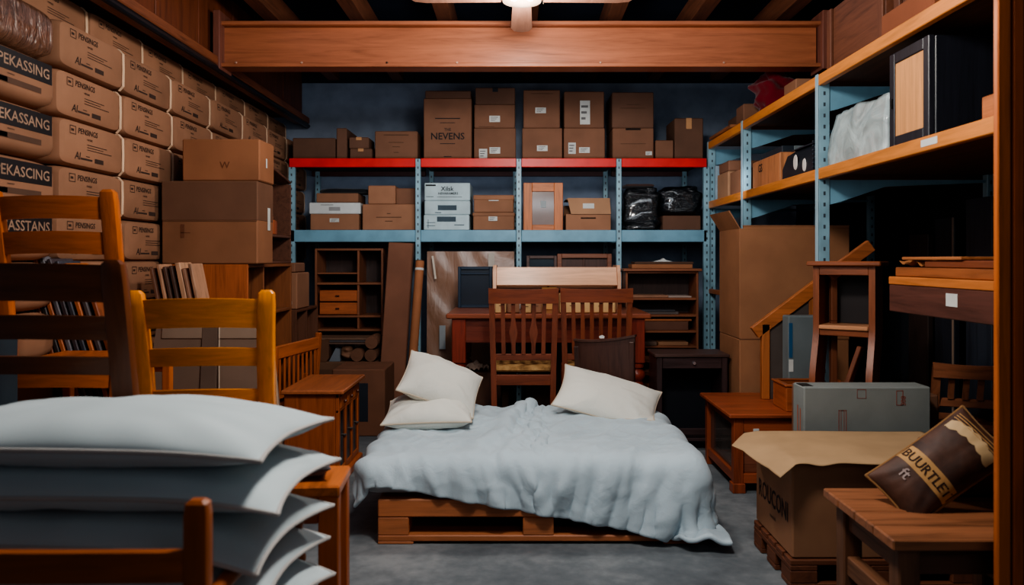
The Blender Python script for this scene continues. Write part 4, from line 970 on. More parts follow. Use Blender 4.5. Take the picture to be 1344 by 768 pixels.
# slanted frame L
t = thing('slanted_frame', 'orange wooden frame with a sloping handrail-like top standing on the end table', 'frame', (0, 4.3, JZ + .001)); DL = 4.3; ow = wood((172, 98, 52), 'z', .45)
ax, az, bx_, bz = wx(990, DL), wz(437, DL) - JZ, wx(1078, DL), wz(371, DL) - JZ
part('top_rail', MB().bar((ax, 0, az), (bx_, 0, bz), .07, .04, up=(0, 1, 0)), wood((178, 100, 52), 'x', .4), t)
xq = wx(1004, DL); part('post', B(xq - .022, xq + .022, -.02, .02, 0, az + .05), ow, t)
xr = wx(1066, DL); part('post', B(xr - .02, xr + .02, -.01, .03, 0, bz - .06), ow, t)
part('infill_panel', MB().prism([(xq + .022, 0), (xr - .02, 0), (xr - .02, bz - .075), (xq + .022, az + .03)], .0, .012, 'y'), plain((92, 80, 74), .6), t)
carton('slim grey carton with a blue label leaning under the sloping rail', wx(1035, 4.17), wx(1078, 4.17), 4.17, 4.27, JZ + .001, wz(415, 4.17), mat=cardboard((122, 132, 134)), tape=False)
gq = [o for o in COL.objects if o.get('label', '').startswith('slim grey carton')][0]
hg = wz(415, 4.17) - JZ; wg = (wx(1078, 4.17) - wx(1035, 4.17)) / 2
part('blue_label', B(-wg + .002, -wg + .022, -.0515, -.049, hg * .52, hg * .92, b=.0004), plain((40, 84, 120), .5, key='paper'), gq); part('shipping_label', B(-wg + .002, -wg + .026, -.0515, -.049, hg * .36, hg * .5, b=.0004), PAPER, gq)
t = thing('white_scrap', 'small white foam scrap behind the sloping rail', 'scrap', (wx(1005, 4.45), 4.4, wz(432, 4.45))); 
COL.objects.unlink(t); bpy.data.objects.remove(t)
# second sloping stick further back on the pile
t = thing('wooden_rail', 'short sloping wooden rail poking up behind the plank pile', 'rail', (0, 3.68, 0)); part('rail', MB().bar((wx(1088, 3.68), 0, wz(362, 3.68)), (wx(1143, 3.68), 0, wz(322, 3.68)), .06, .03, up=(0, 1, 0)), wood((150, 84, 46), 'x', .45), t)
part('stick', MB().bar((wx(1096, 3.68), .02, .9), (wx(1096, 3.68), .02, wz(358, 3.68)), .03, .03, up=(0, 1, 0)), wood((110, 60, 36), 'z', .5), t)
part('stick', MB().bar((wx(1096, 3.68), .02, .0), (wx(1096, 3.68), .02, .9), .03, .03, up=(0, 1, 0)), wood((110, 60, 36), 'z', .5), t)

# hidden carton K carrying the small stand
carton('carton behind the long grey carton carrying the curved stand', 1.36, 1.9, 3.44, 3.79, 0, .585, mat=CBD, tape=False)
# ---- curved stand G
t = thing('curved_stand', 'brown wooden shelf stand with curved splayed legs behind the grey carton', 'stand', (wx(1117, 3.6), 3.635, .587), -.62); gw = wood((134, 70, 38), 'z', .4); gx = wood((140, 74, 42), 'x', .4)
HG = wz(343, 3.58) - .587; GW, GD = .135, .09
part('top_board', B(-GW - .025, GW + .03, -GD - .03, GD + .004, HG - .022, HG, b=.006), gx, t)
zsf = wz(428, 3.55) - .587
for s in (-1, 1):
    # side profile in the front plane: straight down to the shelf, then curving out
    pts = []
    for k in range(15):
        f = k / 14; z = HG - .022 - f * (HG - .022)
        off = 0 if z > zsf - .01 else -.075 * (1 - math.cos(PI * min(1, (zsf - z) / (zsf - .02)))) / 2
        pts.append((off, z))
    secs = []
    for off, z in pts:
        yf = -GD + off; yk = GD + off
        X = s * (GW - .012)
        secs.append([(X - .014, yf, z), (X + .014, yf, z), (X + .014, yk, z), (X - .014, yk, z)])
    part('side_panel', MB().sweep(None, secs), gw, t)
for (za, zb_) in ((HG - .065, HG - .022), (zsf - .05, zsf - .02)): part('front_rail', B(-GW + .026, GW - .026, -GD, -GD + .02, za, zb_), gx, t)
part('shelf', B(-GW + .026, GW - .026, -GD - .012, GD - .004, zsf - .02, zsf, b=.004), wood((190, 130, 90), 'x', .4), t)
part('back_panel', B(-GW + .026, GW - .026, GD - .012, GD - .002, zsf, HG - .022), plain((34, 26, 26), .6), t)
part('leaning_slab', MB().bar((.03, .0, .002), (.09, .02, .2), .02, .11, up=(0, 1, 0)), wood((120, 66, 42), 'z', .45), None).name = 'wooden_slab'
sl = bpy.data.objects['wooden_slab']; tag(sl, 'brown wooden slab leaning inside the curved stand', 'board'); sl.location = (wx(1105, 3.6) + .0, 3.62, .588); sl.rotation_euler = (0, 0, -.62)

# ---- long grey carton H
GREY = cardboard((138, 142, 138))
hx0, hx1, hy0, hy1, hz_ = wx(1055, 3.3), wx(1222, 3.3), 3.3, 3.43, wz(508, 3.3)
t = carton('long pale grey carton with red marks behind the kraft-covered box', hx0, hx1, hy0, hy1, 0, hz_, mat=GREY, tape=False)
w, d = (hx1 - hx0) / 2, (hy1 - hy0) / 2
rp = MB(); yy = -d - .0015
def rect_outline(m, a, b_, c, e, th=.003):
    for (q, r, s_, u) in ((a, b_, c, c + th), (a, b_, e - th, e), (a, a + th, c, e), (b_ - th, b_, c, e)): m.box(q, r, yy, yy + .001, s_, u, .0002)
rect_outline(rp, -w + .15, -w + .185, hz_ - .22, hz_ - .1); rect_outline(rp, -w + .16, -w + .175, hz_ - .2, hz_ - .1, .002); rect_outline(rp, -w + .4, -w + .43, hz_ - .08, hz_ - .015)
rp.text('80S', .03, (-w + .42, yy, hz_ - .06), (0, 0, -1), (1, 0, 0))
rect_outline(rp, -w + .23, -w + .27, hz_ - .05, hz_ - .01, .002)
part('print', rp, plain((150, 84, 72), .7, key='ink'), t)
sp_ = MB(); yy2 = -w - .0015
for (a, b_, c, e) in ((-.03, -.02, hz_ - .25, hz_ - .1), (.0, .01, hz_ - .26, hz_ - .09)): sp_.box(yy2, yy2 + .001, a, b_, c, e, .0002)
part('print', sp_, plain((170, 100, 76), .7, key='ink'), t)
part('hand_hole', B(-w + .004, -w + .05, -d + .02, d - .03, hz_ - .004, hz_ + .0008, b=.0003), plain((30, 24, 22), .9), t)

# ---- slatted chair F
slat_chair('slatted_chair', 'dark brown slat-back chair standing in the shade right of the grey carton', (wx(1262, 3.62), 3.55, 0), -.35, .34, .3, .4, wz(474, 3.55), 4, (158, 94, 62), .53, None, (), rake=.1, top_h=.07)

# ---- kraft-covered box Q on pallet
def pallet(label, x0, x1, y0, y1, h, c, name='wooden_pallet', rz=0, boards=5):
    t = thing(name, label, 'pallet', ((x0 + x1) / 2, (y0 + y1) / 2, 0), rz); w, d = (x1 - x0) / 2, (y1 - y0) / 2; pw = wood(c, 'x', .6, .6)
    n = boards; bwid = 2 * d / (n + (n - 1) * .25)
    for i in range(n):
        ya = -d + i * bwid * 1.25; part('deck_board', B(-w, w, ya, ya + bwid, h - .02, h), pw, t)
    for y in (-d, -.05, d - .1):
        part('bottom_board', B(-w, w, y, y + .1, .001, .02), pw, t)
        for x in (-w, -.05, w - .1): part('block', B(x, x + .1, y, y + .1, .02, h - .04), wood(c, 'y', .6, .6), t)
    for x in (-w, -.05, w - .1): part('stringer_board', B(x, x + .1, -d, d, h - .04, h - .02), wood(c, 'y', .6, .6), t)
    return t
QX0, QX1, QY0, QY1 = 1.0, 1.68, 2.78, 3.2; QP = .105; QZ = .468
pallet('small dark wooden pallet under the kraft-covered box, right', QX0 - .01, QX1, QY0 - .01, QY1, QP, (112, 62, 38))
t = carton('large brown box lettered on its left side under draped kraft paper', QX0, QX1, QY0, QY1, QP + .001, QZ, mat=cardboard((176, 124, 90)), tape=False)
w, d = (QX1 - QX0) / 2, (QY1 - QY0) / 2
p = MB(); p.text('ROUCONI', .1, (-w - .0015, .0, .12), (0, -1, 0), (0, 0, 1), sx=.74); p.text('nonmul', .022, (-w - .0015, .0, .075), (0, -1, 0), (0, 0, 1))
part('print', p, plain((52, 36, 34), .8, key='ink'), t)
# kraft paper sheet
def kraft(u, v):
    y0_ = 2.7 + .035 * min(1, u * 5) + .0 * u; y = y0_ + (QY1 + .01 - y0_) * v
    xl = .93 - .073 * min(1, (y - 2.7) / .36) if y < 3.06 else .857 + .097 * (y - 3.06) / .15
    x = xl + (QX1 + .02 - xl) * u ** 1.15
    ol = max(0, QX0 - x); of = max(0, QY0 - y)
    z = QZ + .004 - ol * .16 - of * .18 - .9 * (max(0, ol - .01) * max(0, 2.96 - y)) ** .75 * .62
    z += (.007 * math.sin(x * 11 + 2.4) * of / .05 + .003 * noise.noise(Vector((x * 6, y * 6, 0))) * min(1, (ol + of) * 30)) - .022 * math.exp(-((x - 1.09) / .05) ** 2) * of / .07
    if ol == 0 and of == 0: z = QZ + .004 + .0015 * math.sin(x * 7)
    return (x, y, z)
kp = part('kraft_paper', MB().grid(kraft, 60, 46), cardboard((206, 166, 122)), ang=180); tag(kp, 'light tan kraft paper sheet draped over the lettered box, corner hanging', 'paper')
sm = kp.modifiers.new('thick', 'SOLIDIFY'); sm.thickness = .0025; sm.offset = 1

# ---- rustic bench R
RX0, RX1, RY0, RY1, RZ = 1.0, 1.56, 2.03, 2.5, .45
rw = wood((150, 92, 58), 'x', .5, .45, key='rustic'); rz_ = wood((112, 72, 48), 'z', .6, .45, key='rustic')
t = thing('rustic_table', 'low rough brown plank table at right foreground carrying a printed cushion', 'table', (RX0, RY0, 0)); L, W = RX1 - RX0, RY1 - RY0
for i in range(4): part('top_plank', B(-.0, L, W * i / 4 + .001, W * (i + 1) / 4 - .001, RZ - .03, RZ - .001 * (i % 2), b=.004), rw, t)
for (a, b_) in ((.03, .03), (.03, W - .09), (L - .09, .03), (L - .09, W - .09)): part('leg', B(a, a + .06, b_, b_ + .06, 0, RZ - .03, b=.005), rz_, t)
part('apron', B(.045, .07, .09, W - .09, RZ - .11, RZ - .03), wood((120, 76, 50), 'y', .6, .45, key='rustic'), t); part('apron', B(.09, L - .09, .045, .07, RZ - .11, RZ - .03), wood((90, 56, 40), 'x', .6, .45, key='rustic'), t); part('apron', B(.09, L - .09, W - .07, W - .045, RZ - .11, RZ - .03), wood((90, 56, 40), 'x', .6, .45, key='rustic'), t)
part('stretcher', B(.04, .08, .09, W - .09, .2, .26), wood((116, 74, 48), 'y', .6, .45, key='rustic'), t); part('stretcher', B(L - .08, L - .04, .09, W - .09, .2, .26), wood((90, 56, 40), 'y', .6, .45, key='rustic'), t)

# ------------------------------------------------------------------ pillows
def pillow_mesh(a, b_, th, k=.09, p=2.4, seed=0, wr=.012, n=44, flat=.0):
    """a x b cushion, pinched corners; returns mesh-builder and the seam loop"""
    m = MB(); hs = []
    def P(u, v, s):
        X = a / 2 * u * (1 - k * (1 - v * v)); Y = b_ / 2 * v * (1 - k * (1 - u * u))
        t_ = max(0, (1 - abs(u) ** p)) ** .55 * max(0, (1 - abs(v) ** p)) ** .55
        z = s * th / 2 * t_
        edge = max(abs(u), abs(v)); f = math.atan2(v, u)
        rad = math.hypot(u, v)
        w_ = wr * t_ * (noise.noise(Vector((u * 1.6 + seed, v * 1.6, s))) + .6 * noise.noise(Vector((f * 3.2, rad * 1.2 + seed, s * 2))) * rad)
        w_ += wr * .45 * math.sin(f * 14 + 3 * noise.noise(Vector((f * 2, seed, 0)))) * max(0, rad - .55) * t_ ** .5 * (1 - edge ** 8)
        return (X, Y, z + s * w_)
    cs = lambda q: math.sin((q - .5) * PI)
    for s in (1, -1): m.grid(lambda u, v: P(cs(u), cs(v), s), n, n)
    loop = []
    q = 24
    for i in range(q): loop.append(P(cs(i / q), -1, 1))
    for i in range(q): loop.append(P(1, cs(i / q), 1))
    for i in range(q): loop.append(P(cs(1 - i / q), 1, 1))
    for i in range(q): loop.append(P(-1, cs(1 - i / q), 1))
    return m, loop
def pillow(name, label, a, b_, th, mat, M, seed, pipe=None, group=None, cat='pillow', k=.09, wr=.012, bend=None, p=2.4, post=None):
    m, loop = pillow_mesh(a, b_, th, k, p, seed, wr)
    f = bend or (lambda q: q)
    m.v = [tuple(f(Vector(q))) for q in m.v]; loop = [f(Vector(q)) for q in loop]
    me = mesh_of('cover', m, mat, True, 60)
    bm = bmesh.new(); bm.from_mesh(me); bmesh.ops.remove_doubles(bm, verts=bm.verts, dist=.0004); bmesh.ops.recalc_face_normals(bm, faces=bm.faces); bm.to_mesh(me); bm.free()
    t = thing(name, label, cat, group=group); t.matrix_world = M
    o = bpy.data.objects.new('cover', me); COL.objects.link(o); o.parent = t
    if pipe: part('piping', MB().tube(loop, .0045, 8, True), pipe, t)
    return t
def place(x, y, z, rz=0, rx=0, ry=0): return Matrix.Translation((x, y, z)) @ Matrix.Rotation(rz, 4, 'Z') @ Matrix.Rotation(rx, 4, 'X') @ Matrix.Rotation(ry, 4, 'Y')
PIL = fabric((196, 210, 214), .85, .1); PIPE = fabric((188, 184, 180), .85, .1)
stack = [(.845, -.012, 0, .125), (.757, .008, .03, .115), (.665, -.012, -.02, .105), (.594, -.018, .02, .1), (.53, -.012, -.05, .1), (.47, -.02, .0, .09)]
SL = ['topmost white pillow of the foreground stack, lying flat and fully lit', 'second white pillow from top of the foreground stack, sticking out furthest right', 'third white pillow from top of the foreground stack', 'fourth white pillow from top of the foreground stack, mostly behind the chair post', 'fifth white pillow from top of the foreground stack, drooping corner', 'bottom white pillow on the armchair seat under the foreground stack']
for i, (z, dx, rz_p, th) in enumerate(stack):
    def bend(q, i=i):
        r = q.x / .38
        return Vector((q.x, q.y, q.z - (.012 + .012 * i) * max(0, r - .35) ** 2 * 2.0 - .008 * max(0, -q.y / .2)))
    pillow('white_pillow', SL[i], .76, .43, th, PIL, place(-.815 + dx, 1.60, z, -.06 + rz_p, -.05), 10 + i * 3.7, PIPE, 'white pillows stacked on the foreground armchair', bend=bend, k=.075, wr=.014)

# ------------------------------------------------------------------ foreground chairs
def ladder_chair(label, loc, rz, w, d, seat_z, h, rails, c, post=(.042, .03), rake=.08, splay=.02, flare=.0, arms=False, bow=.02, rough=.3):
    """back at y=0, seat to +y; rails are (z_low, z_high) boards between the posts"""
    t = thing('armchair' if arms else 'ladder_back_chair', label, 'chair', loc, rz); wv = wood(c, 'z', rough, .7); wh = wood(c, 'x', rough, .7); wy = wood(c, 'y', rough, .7)
    px, py = post[0] / 2, post[1] / 2; hw = w / 2 - px
    f = lambda z: max(0, (z - seat_z) / (h - seat_z))
    by = lambda z: -rake * f(z) ** 1.4 - (.05 * (1 - z / seat_z) if z < seat_z else 0)
    bx = lambda z: hw - splay * (1 - f(z)) + flare * f(z) ** 4
    for s in (-1, 1):
        secs = []
        zs_ = [0, seat_z * .5, seat_z] + [seat_z + (h - seat_z) * q for q in (.15, .3, .45, .6, .72, .84, .93, .985, 1)]
        for z in zs_:
            k = .55 if z == h else (.9 if z > h * .985 else 1)
            X, Y = s * bx(z), by(z); e = .3
            sec = []
            for j in range(12):
                a = 2 * PI * j / 12 + PI / 12; ca, sa = math.cos(a), math.sin(a)
                sec.append((X + px * k * math.copysign(abs(ca) ** e, ca), Y + py * k * math.copysign(abs(sa) ** e, sa), z))
            secs.append(sec)
        part('back_post', MB().sweep(None, secs), wv, t)
        fl = MB()
        if arms:
            fl.box(s * hw - .018, s * hw + .018, d - .04, d - .004, 0, seat_z + .0)
            part('arm_post', MB().lathe([(.013, seat_z), (.02, seat_z + .015), (.013, seat_z + .03), (.018, seat_z + .06), (.02, seat_z + .085), (.013, seat_z + .11), (.012, arms - .03), (.018, arms - .015), (.014, arms)], (s * (hw + .01), d - .022, 0), 14), wv, t)
            am = MB(); n = 14; secs = []
            for q in range(n + 1):
                g = q / n; Y = by(arms) * (1 - g) + (d + .02) * g; wd_ = .016 + .012 * g ** 2; 
                if q == n: wd_ *= .6
                zc_ = arms + .012 + .012 * math.sin(PI * g)
                secs.append([(s * (hw + .01 * g) + wd_ * math.cos(a), Y, zc_ + .013 * math.sin(a) * (.6 if q == n else 1)) for a in (2 * PI * j / 12 for j in range(12))])
            part('arm', am.sweep(None, secs), wy, t)
        else: fl.box(s * hw - .016, s * hw + .016, d - .036, d - .004, 0, seat_z - .01)
        part('leg', fl, wv, t)
        part('stretcher', B(s * hw - .009, s * hw + .009, .0, d - .03, seat_z * .45, seat_z * .45 + .024), wy, t)
    for (z0_, z1_) in rails:
        n = 16; secs = []
        for q in range(n + 1):
            g = 2 * q / n - 1; X = g * (bx((z0_ + z1_) / 2)); bo = -bow * (1 - g * g)
            secs.append([(X, by(z0_) - .009 + bo, z0_ + .006 * (1 - g * g)), (X, by(z0_) + .009 + bo, z0_ + .006 * (1 - g * g)), (X, by(z1_) + .009 + bo, z1_ - .006 * g * g), (X, by(z1_) - .009 + bo, z1_ - .006 * g * g)])
        part('back_rail', MB().sweep(None, secs), wh, t)
    part('seat', B(-w / 2 + .004, w / 2 - .004, .012, d, seat_z - .02, seat_z + .012, b=.01), wy, t)
    part('seat_rail', B(-hw, hw, d - .03, d - .012, seat_z - .07, seat_z - .02), wh, t)
    return t
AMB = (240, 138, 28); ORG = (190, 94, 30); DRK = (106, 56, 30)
dC = 2.3
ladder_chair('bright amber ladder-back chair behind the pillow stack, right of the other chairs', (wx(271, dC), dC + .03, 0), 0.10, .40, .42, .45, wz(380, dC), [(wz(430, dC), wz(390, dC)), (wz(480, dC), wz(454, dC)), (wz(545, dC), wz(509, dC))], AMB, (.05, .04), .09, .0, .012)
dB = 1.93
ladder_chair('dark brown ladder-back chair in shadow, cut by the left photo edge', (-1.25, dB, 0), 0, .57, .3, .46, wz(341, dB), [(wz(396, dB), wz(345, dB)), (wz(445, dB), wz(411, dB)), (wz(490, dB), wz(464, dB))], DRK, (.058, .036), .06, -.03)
dA = 2.66
carton('closed brown carton raising the orange chair off the floor, hidden behind others', wx(-20, dA), wx(165, dA), dA - .06, dA + .44, 0, .4, mat=CBD)
ladder_chair('orange ladder-back chair standing behind the dark chair, far left', (wx(80, dA), dA + .02, .401), 0, .45, .38, .42, wz(251, dA) - .401, [(wz(290, dA) - .401, wz(259, dA) - .401), (wz(335, dA) - .401, wz(304, dA) - .401), (wz(510, dA) - .401, wz(489, dA) - .401)], ORG, (.055, .04), .08, .0, .0)
dD = 1.25
ladder_chair('dark orange armchair with its back to camera holding the pillow stack', (-.785, dD, 0), 0, .56, .55, .42, wz(655, dD), [(wz(762, dD), wz(718, dD))], (164, 82, 30), (.04, .032), .0, .0, arms=.605, bow=.02, rough=.4)

# side table behind the stack, and a small dark cushion on it
t = thing('side_table', 'orange wooden side table behind the pillow stack, only its corner showing', 'side table', (-.95, 1.94, 0), .07); sw = wood((196, 104, 46), 'y', .35); TW, TD, TZ = .488, .2, .612
part('top_board', B(0, TW, 0, TD, TZ - .03, TZ, b=.005), sw, t)
for (a, b_) in ((0, 0), (TW - .058, 0.0), (0, TD - .05), (TW - .058, TD - .05)): part('leg', B(a + .003, a + .055, b_ + .003, b_ + .048, 0, TZ - .03), wood((182, 92, 42), 'z', .4), t)
part('apron', B(.055, TW - .055, .006, .026, TZ - .1, TZ - .03), wood((160, 80, 38), 'x', .4), t)
pillow('small_cushion', 'small dark grey cushion on the side table behind the pillow stack', .16, .13, .06, fabric((92, 86, 88)), place(-.585, 2.06, TZ + .032, .2, 0), 3, None, cat='cushion')

# ------------------------------------------------------------------ sideboard and its neighbours
SX0, SX1, SY0, SY1, SZ = -1.235, -.945, 4.02, 4.53, .51
t = thing('sideboard', 'orange-brown sideboard with three glazed door panels left of the bed', 'sideboard', (SX1, SY0, 0)); W, L = SX1 - SX0, SY1 - SY0
sbv = wood((168, 84, 42), 'z', .38, .7); sby = wood((172, 90, 48), 'y', .36, .7)
part('top_board', B(-W - .01, .03, -.03, L + .03, SZ - .022, SZ, b=.006), wood((172, 96, 58), 'y', .34, .7), t)
part('side_panel', B(-W, -.02, 0, .018, .05, SZ - .022), sbv, t); part('side_panel', B(-W, -.02, L - .018, L, .05, SZ - .022), sbv, t); part('back_panel', B(-W, -W + .012, .018, L - .018, .05, SZ - .022), sbv, t)
part('bottom_board', B(-W + .012, -.02, .018, L - .018, .05, .07), sby, t); part('plinth', B(-W + .0, .02, -.015, L + .015, 0, .05, b=.008), sby, t)
for i in range(4): y = .0 + i * (L - .035) / 3; part('stile', B(-.02, .0, y, y + .035, .05, SZ - .022), sbv, t)
part('rail', B(-.018, -.002, .0, L, SZ - .045, SZ - .022), sby, t); part('rail', B(-.018, -.002, 0, L, SZ - .125, SZ - .108), sby, t); part('rail', B(-.018, -.002, 0, L, .05, .085), sby, t)
for i in range(3):
    ya = .035 + i * (L - .035) / 3; yb_ = ya + (L - .035) / 3 - .035
    d_ = part('drawer', B(-.03, .003, ya + .003, yb_ - .003, SZ - .107, SZ - .046), sby, t); part('knob', MB().tube([(.003, 0, 0), (.012, 0, 0), (.02, 0, 0)], [.006, .011, .008], 12), plain((90, 46, 24), .4), d_, (0, (ya + yb_) / 2, SZ - .077))
    dd = part('door', B(-.016, -.008, ya, yb_, .085, SZ - .125, b=.0005), plain((40, 34, 36), .12, key='glossy'), t); part('knob', MB().tube([(-.008, 0, 0), (.006, 0, 0)], .006, 10), plain((120, 110, 104), .3, .6), dd, (0, yb_ - .012, .24))
# slatted chair folded beside the sideboard
t = thing('folding_chair', 'orange slat-back folding chair standing folded against the sideboard, left', 'chair', (-1.308, 4.44, 0), PI / 2 - .17); fz = wood((170, 86, 40), 'z', .4, .7); fx = wood((176, 92, 44), 'x', .4, .7)
HT = wz(446, 4.4); FW = .27
for s in (-1, 1):
    part('back_post', MB().bar((s * FW, .02, 0), (s * FW * 1.02, -.03, HT + .012 * s), .036, .03, up=(0, 1, 0)), fz, t)
    part('leg', MB().bar((s * (FW - .04), .07, 0), (s * (FW - .04), .03, .5), .026, .022, up=(0, 1, 0)), fz, t)
part('top_rail', B(-FW, FW, -.04, -.018, HT - .085, HT - .012, b=.006), fx, t); part('lower_rail', B(-FW, FW, -.03, -.01, HT - .31, HT - .28), fx, t)
for i in range(9):
    x = -FW + .045 + i * (2 * FW - .09) / 8; part('slat', B(x - .009, x + .009, -.033, -.023, HT - .285, HT - .08), fz, t)
part('seat', B(-FW + .04, FW - .04, .0, .022, .12, .45), fx, t)
# flat wrapped package behind amber chair
dP = 3.3
t = thing('flat_package', 'large flat grey-brown package tied with a strap behind the amber chair', 'package', (0, 0, 0)); gp = cardboard((140, 112, 94))
za = wz(430, dP); cxp = wx(272, dP); pw2 = wx(345, dP) - cxp
R_ = Matrix.Translation((cxp, dP + .03, za - .5)) 
t.matrix_world = Matrix.Translation((cxp, dP, 0)) @ Matrix.Rotation(-.1, 4, 'X')
part('package_body', MB().sweep(None, [[(x, y, z) for (x, y) in ((-q, -.05), (q, -.05), (q + .0, .05), (-q, .05))] for z, q in ((.1, pw2 + .085), (za * .55, pw2 + .05), (za - .1, pw2 + .008), (za - .012, pw2), (za, pw2 - .012))]), gp, t)
part('folded_top', B(-pw2 + .02, pw2 - .01, -.056, .056, za - .06, za + .006, b=.01), cardboard((168, 140, 118)), t)
part('strap', B(-.035, .035, -.059, .059, .1, za + .009, b=.002), cardboard((120, 96, 82)), t)
part('cord', MB().tube([(.04, -.062, za + .01), (.05, -.06, za * .7), (.07, -.06, .3)], .003, 6), plain((190, 170, 150), .6), t)
part('edge_board', MB().bar((pw2 + .1, -.055, .1), (pw2 + .018, -.055, za - .005), .03, .012, up=(0, 1, 0)), cardboard((172, 140, 116)), t)
# boards leaning against the packages
def leaner(name, label, x_top, z_top, y, lean, wdt, th, c, group):
    t = thing(name, label, 'board', (x_top, y, 0), group=group); xb = math.tan(lean) * z_top
    part('board', MB().bar((xb, wdt / 2, .004), (0, wdt / 2, z_top), wdt, th, up=(1, 0, 0)), wood(c, 'z', .5), t)
cl = [(78, 86, 100), (150, 76, 36), (60, 50, 48), (184, 96, 40), (104, 100, 106), (70, 60, 66), (60, 64, 76), (190, 100, 42), (84, 74, 76), (140, 70, 34)]
for i, px in enumerate((20, 29, 38, 47, 57, 67, 77, 88, 99, 112)):
    leaner('leaning_board', f'{["slate grey", "brown", "dark", "orange", "pale grey", "dim grey", "blue-grey", "bright orange", "grey-brown", "reddish brown"][i]} board leaning left, {["first", "second", "third", "fourth", "fifth", "sixth", "seventh", "eighth", "ninth", "tenth"][i]} from the left seen between chair back rails', wx(px, 3.13), wz(325 + i * 3, 3.13), 3.11, .3, .16, .018, cl[i], 'boards leaning behind the ladder-back chairs')
cl = [(120, 76, 56), (180, 130, 98), (92, 62, 50), (84, 58, 48), (196, 146, 112), (150, 104, 80), (176, 128, 98)]
for i, px in enumerate((204, 213, 221, 229, 238, 246, 254)):
    leaner('leaning_board', f'{["brown", "pale tan", "dark brown", "dim brown", "palest tan", "mid brown", "tan"][i]} board leaning before the bookcase, {["first", "second", "third", "fourth", "fifth", "sixth", "seventh"][i]} from left under the large carton', wx(px, 3.75), wz((352, 347, 350, 349, 345, 352, 346)[i], 3.75), 3.7, .2, .14, .016 if i != 4 else .024, cl[i], 'boards leaning before the left bookcase')
# dark crate low at far left
t = thing('storage_crate', 'dark blue-grey storage crate far left behind the dark chair', 'crate', (-1.875, 2.36, 0))
part('crate_body', B(0, .2, 0, .2, 0, .95, b=.01), plain((40, 54, 64), .5), t); part('rim', B(-.01, .21, -.01, .21, .95, .98, b=.006), plain((52, 66, 76), .5), t)
# ------------------------------------------------------------------ the bed on its pallet
BX0, BX1, BY0, BY1, PH = -.59, .76, 3.2, 4.3, .19
t = thing('pallet_bed_base', 'wide low wooden pallet under the bed standing on the concrete floor', 'pallet', ((BX0 + BX1) / 2, (BY0 + BY1) / 2, 0)); w, d = (BX1 - BX0) / 2, (BY1 - BY0) / 2
bw_ = wood((178, 104, 62), 'x', .5, .7); bwy = wood((170, 98, 58), 'y', .5, .7)
part('side_rail', B(-w, w, -d, -d + .03, PH - .075, PH, b=.005), bw_, t); part('side_rail', B(-w, w, d - .03, d, PH - .075, PH, b=.005), bw_, t)
for i in range(7):
    y = -d + .034 + i * .149; part('deck_board', B(-w, w, y, y + .138, PH - .022, PH - .003), bw_, t)
for y in (-d, -.06, d - .12):
    part('bottom_board', B(-w, w, y + .002, y + .12, .012, .038, b=.004), bw_, t)
    for (xa, xb) in ((-w, -w + .13), (-.065, .065), (w - .13, w)):
        part('block', B(xa, xb, y + .002, y + .118, .038, PH - .076, b=.004), bw_, t)
        if xa != -.065: part('foot', B(xa, xa + .15 if xa < 0 else xb, y + .002, y + .12, .0005, .0125, b=.003) if xa < 0 else B(xb - .15, xb, y + .002, y + .12, .0005, .0125, b=.003), bw_, t)
# mattress
MX0, MX1, MY0, MY1, MZ = -.66, .74, 3.23, 4.31, .318
def mattress():
    m = MB(); secs = []; n = 44
    for x, ins in ((MX0, .04), (MX0 + .008, .02), (MX0 + .03, .004), (MX0 + .06, 0), (-.2, 0), (.1, 0), (.4, 0), (MX1 - .06, 0), (MX1 - .03, .004), (MX1 - .008, .02), (MX1, .04)):
        sec = []
        for j in range(n):
            a = 2 * PI * j / n; ca, sa = math.cos(a), math.sin(a); e = .3
            sec.append((x, (MY0 + MY1) / 2 + ((MY1 - MY0) / 2 - ins) * math.copysign(abs(ca) ** e, ca), (PH + MZ) / 2 + ((MZ - PH) / 2 - ins * .8) * math.copysign(abs(sa) ** e, sa)))
        secs.append(sec)
    return m.sweep(None, secs)
mt = part('mattress', mattress(), fabric((176, 180, 184), .9, .1), ang=60); tag(mt, 'thin grey-white mattress on the pallet, mostly under the duvet', 'mattress')

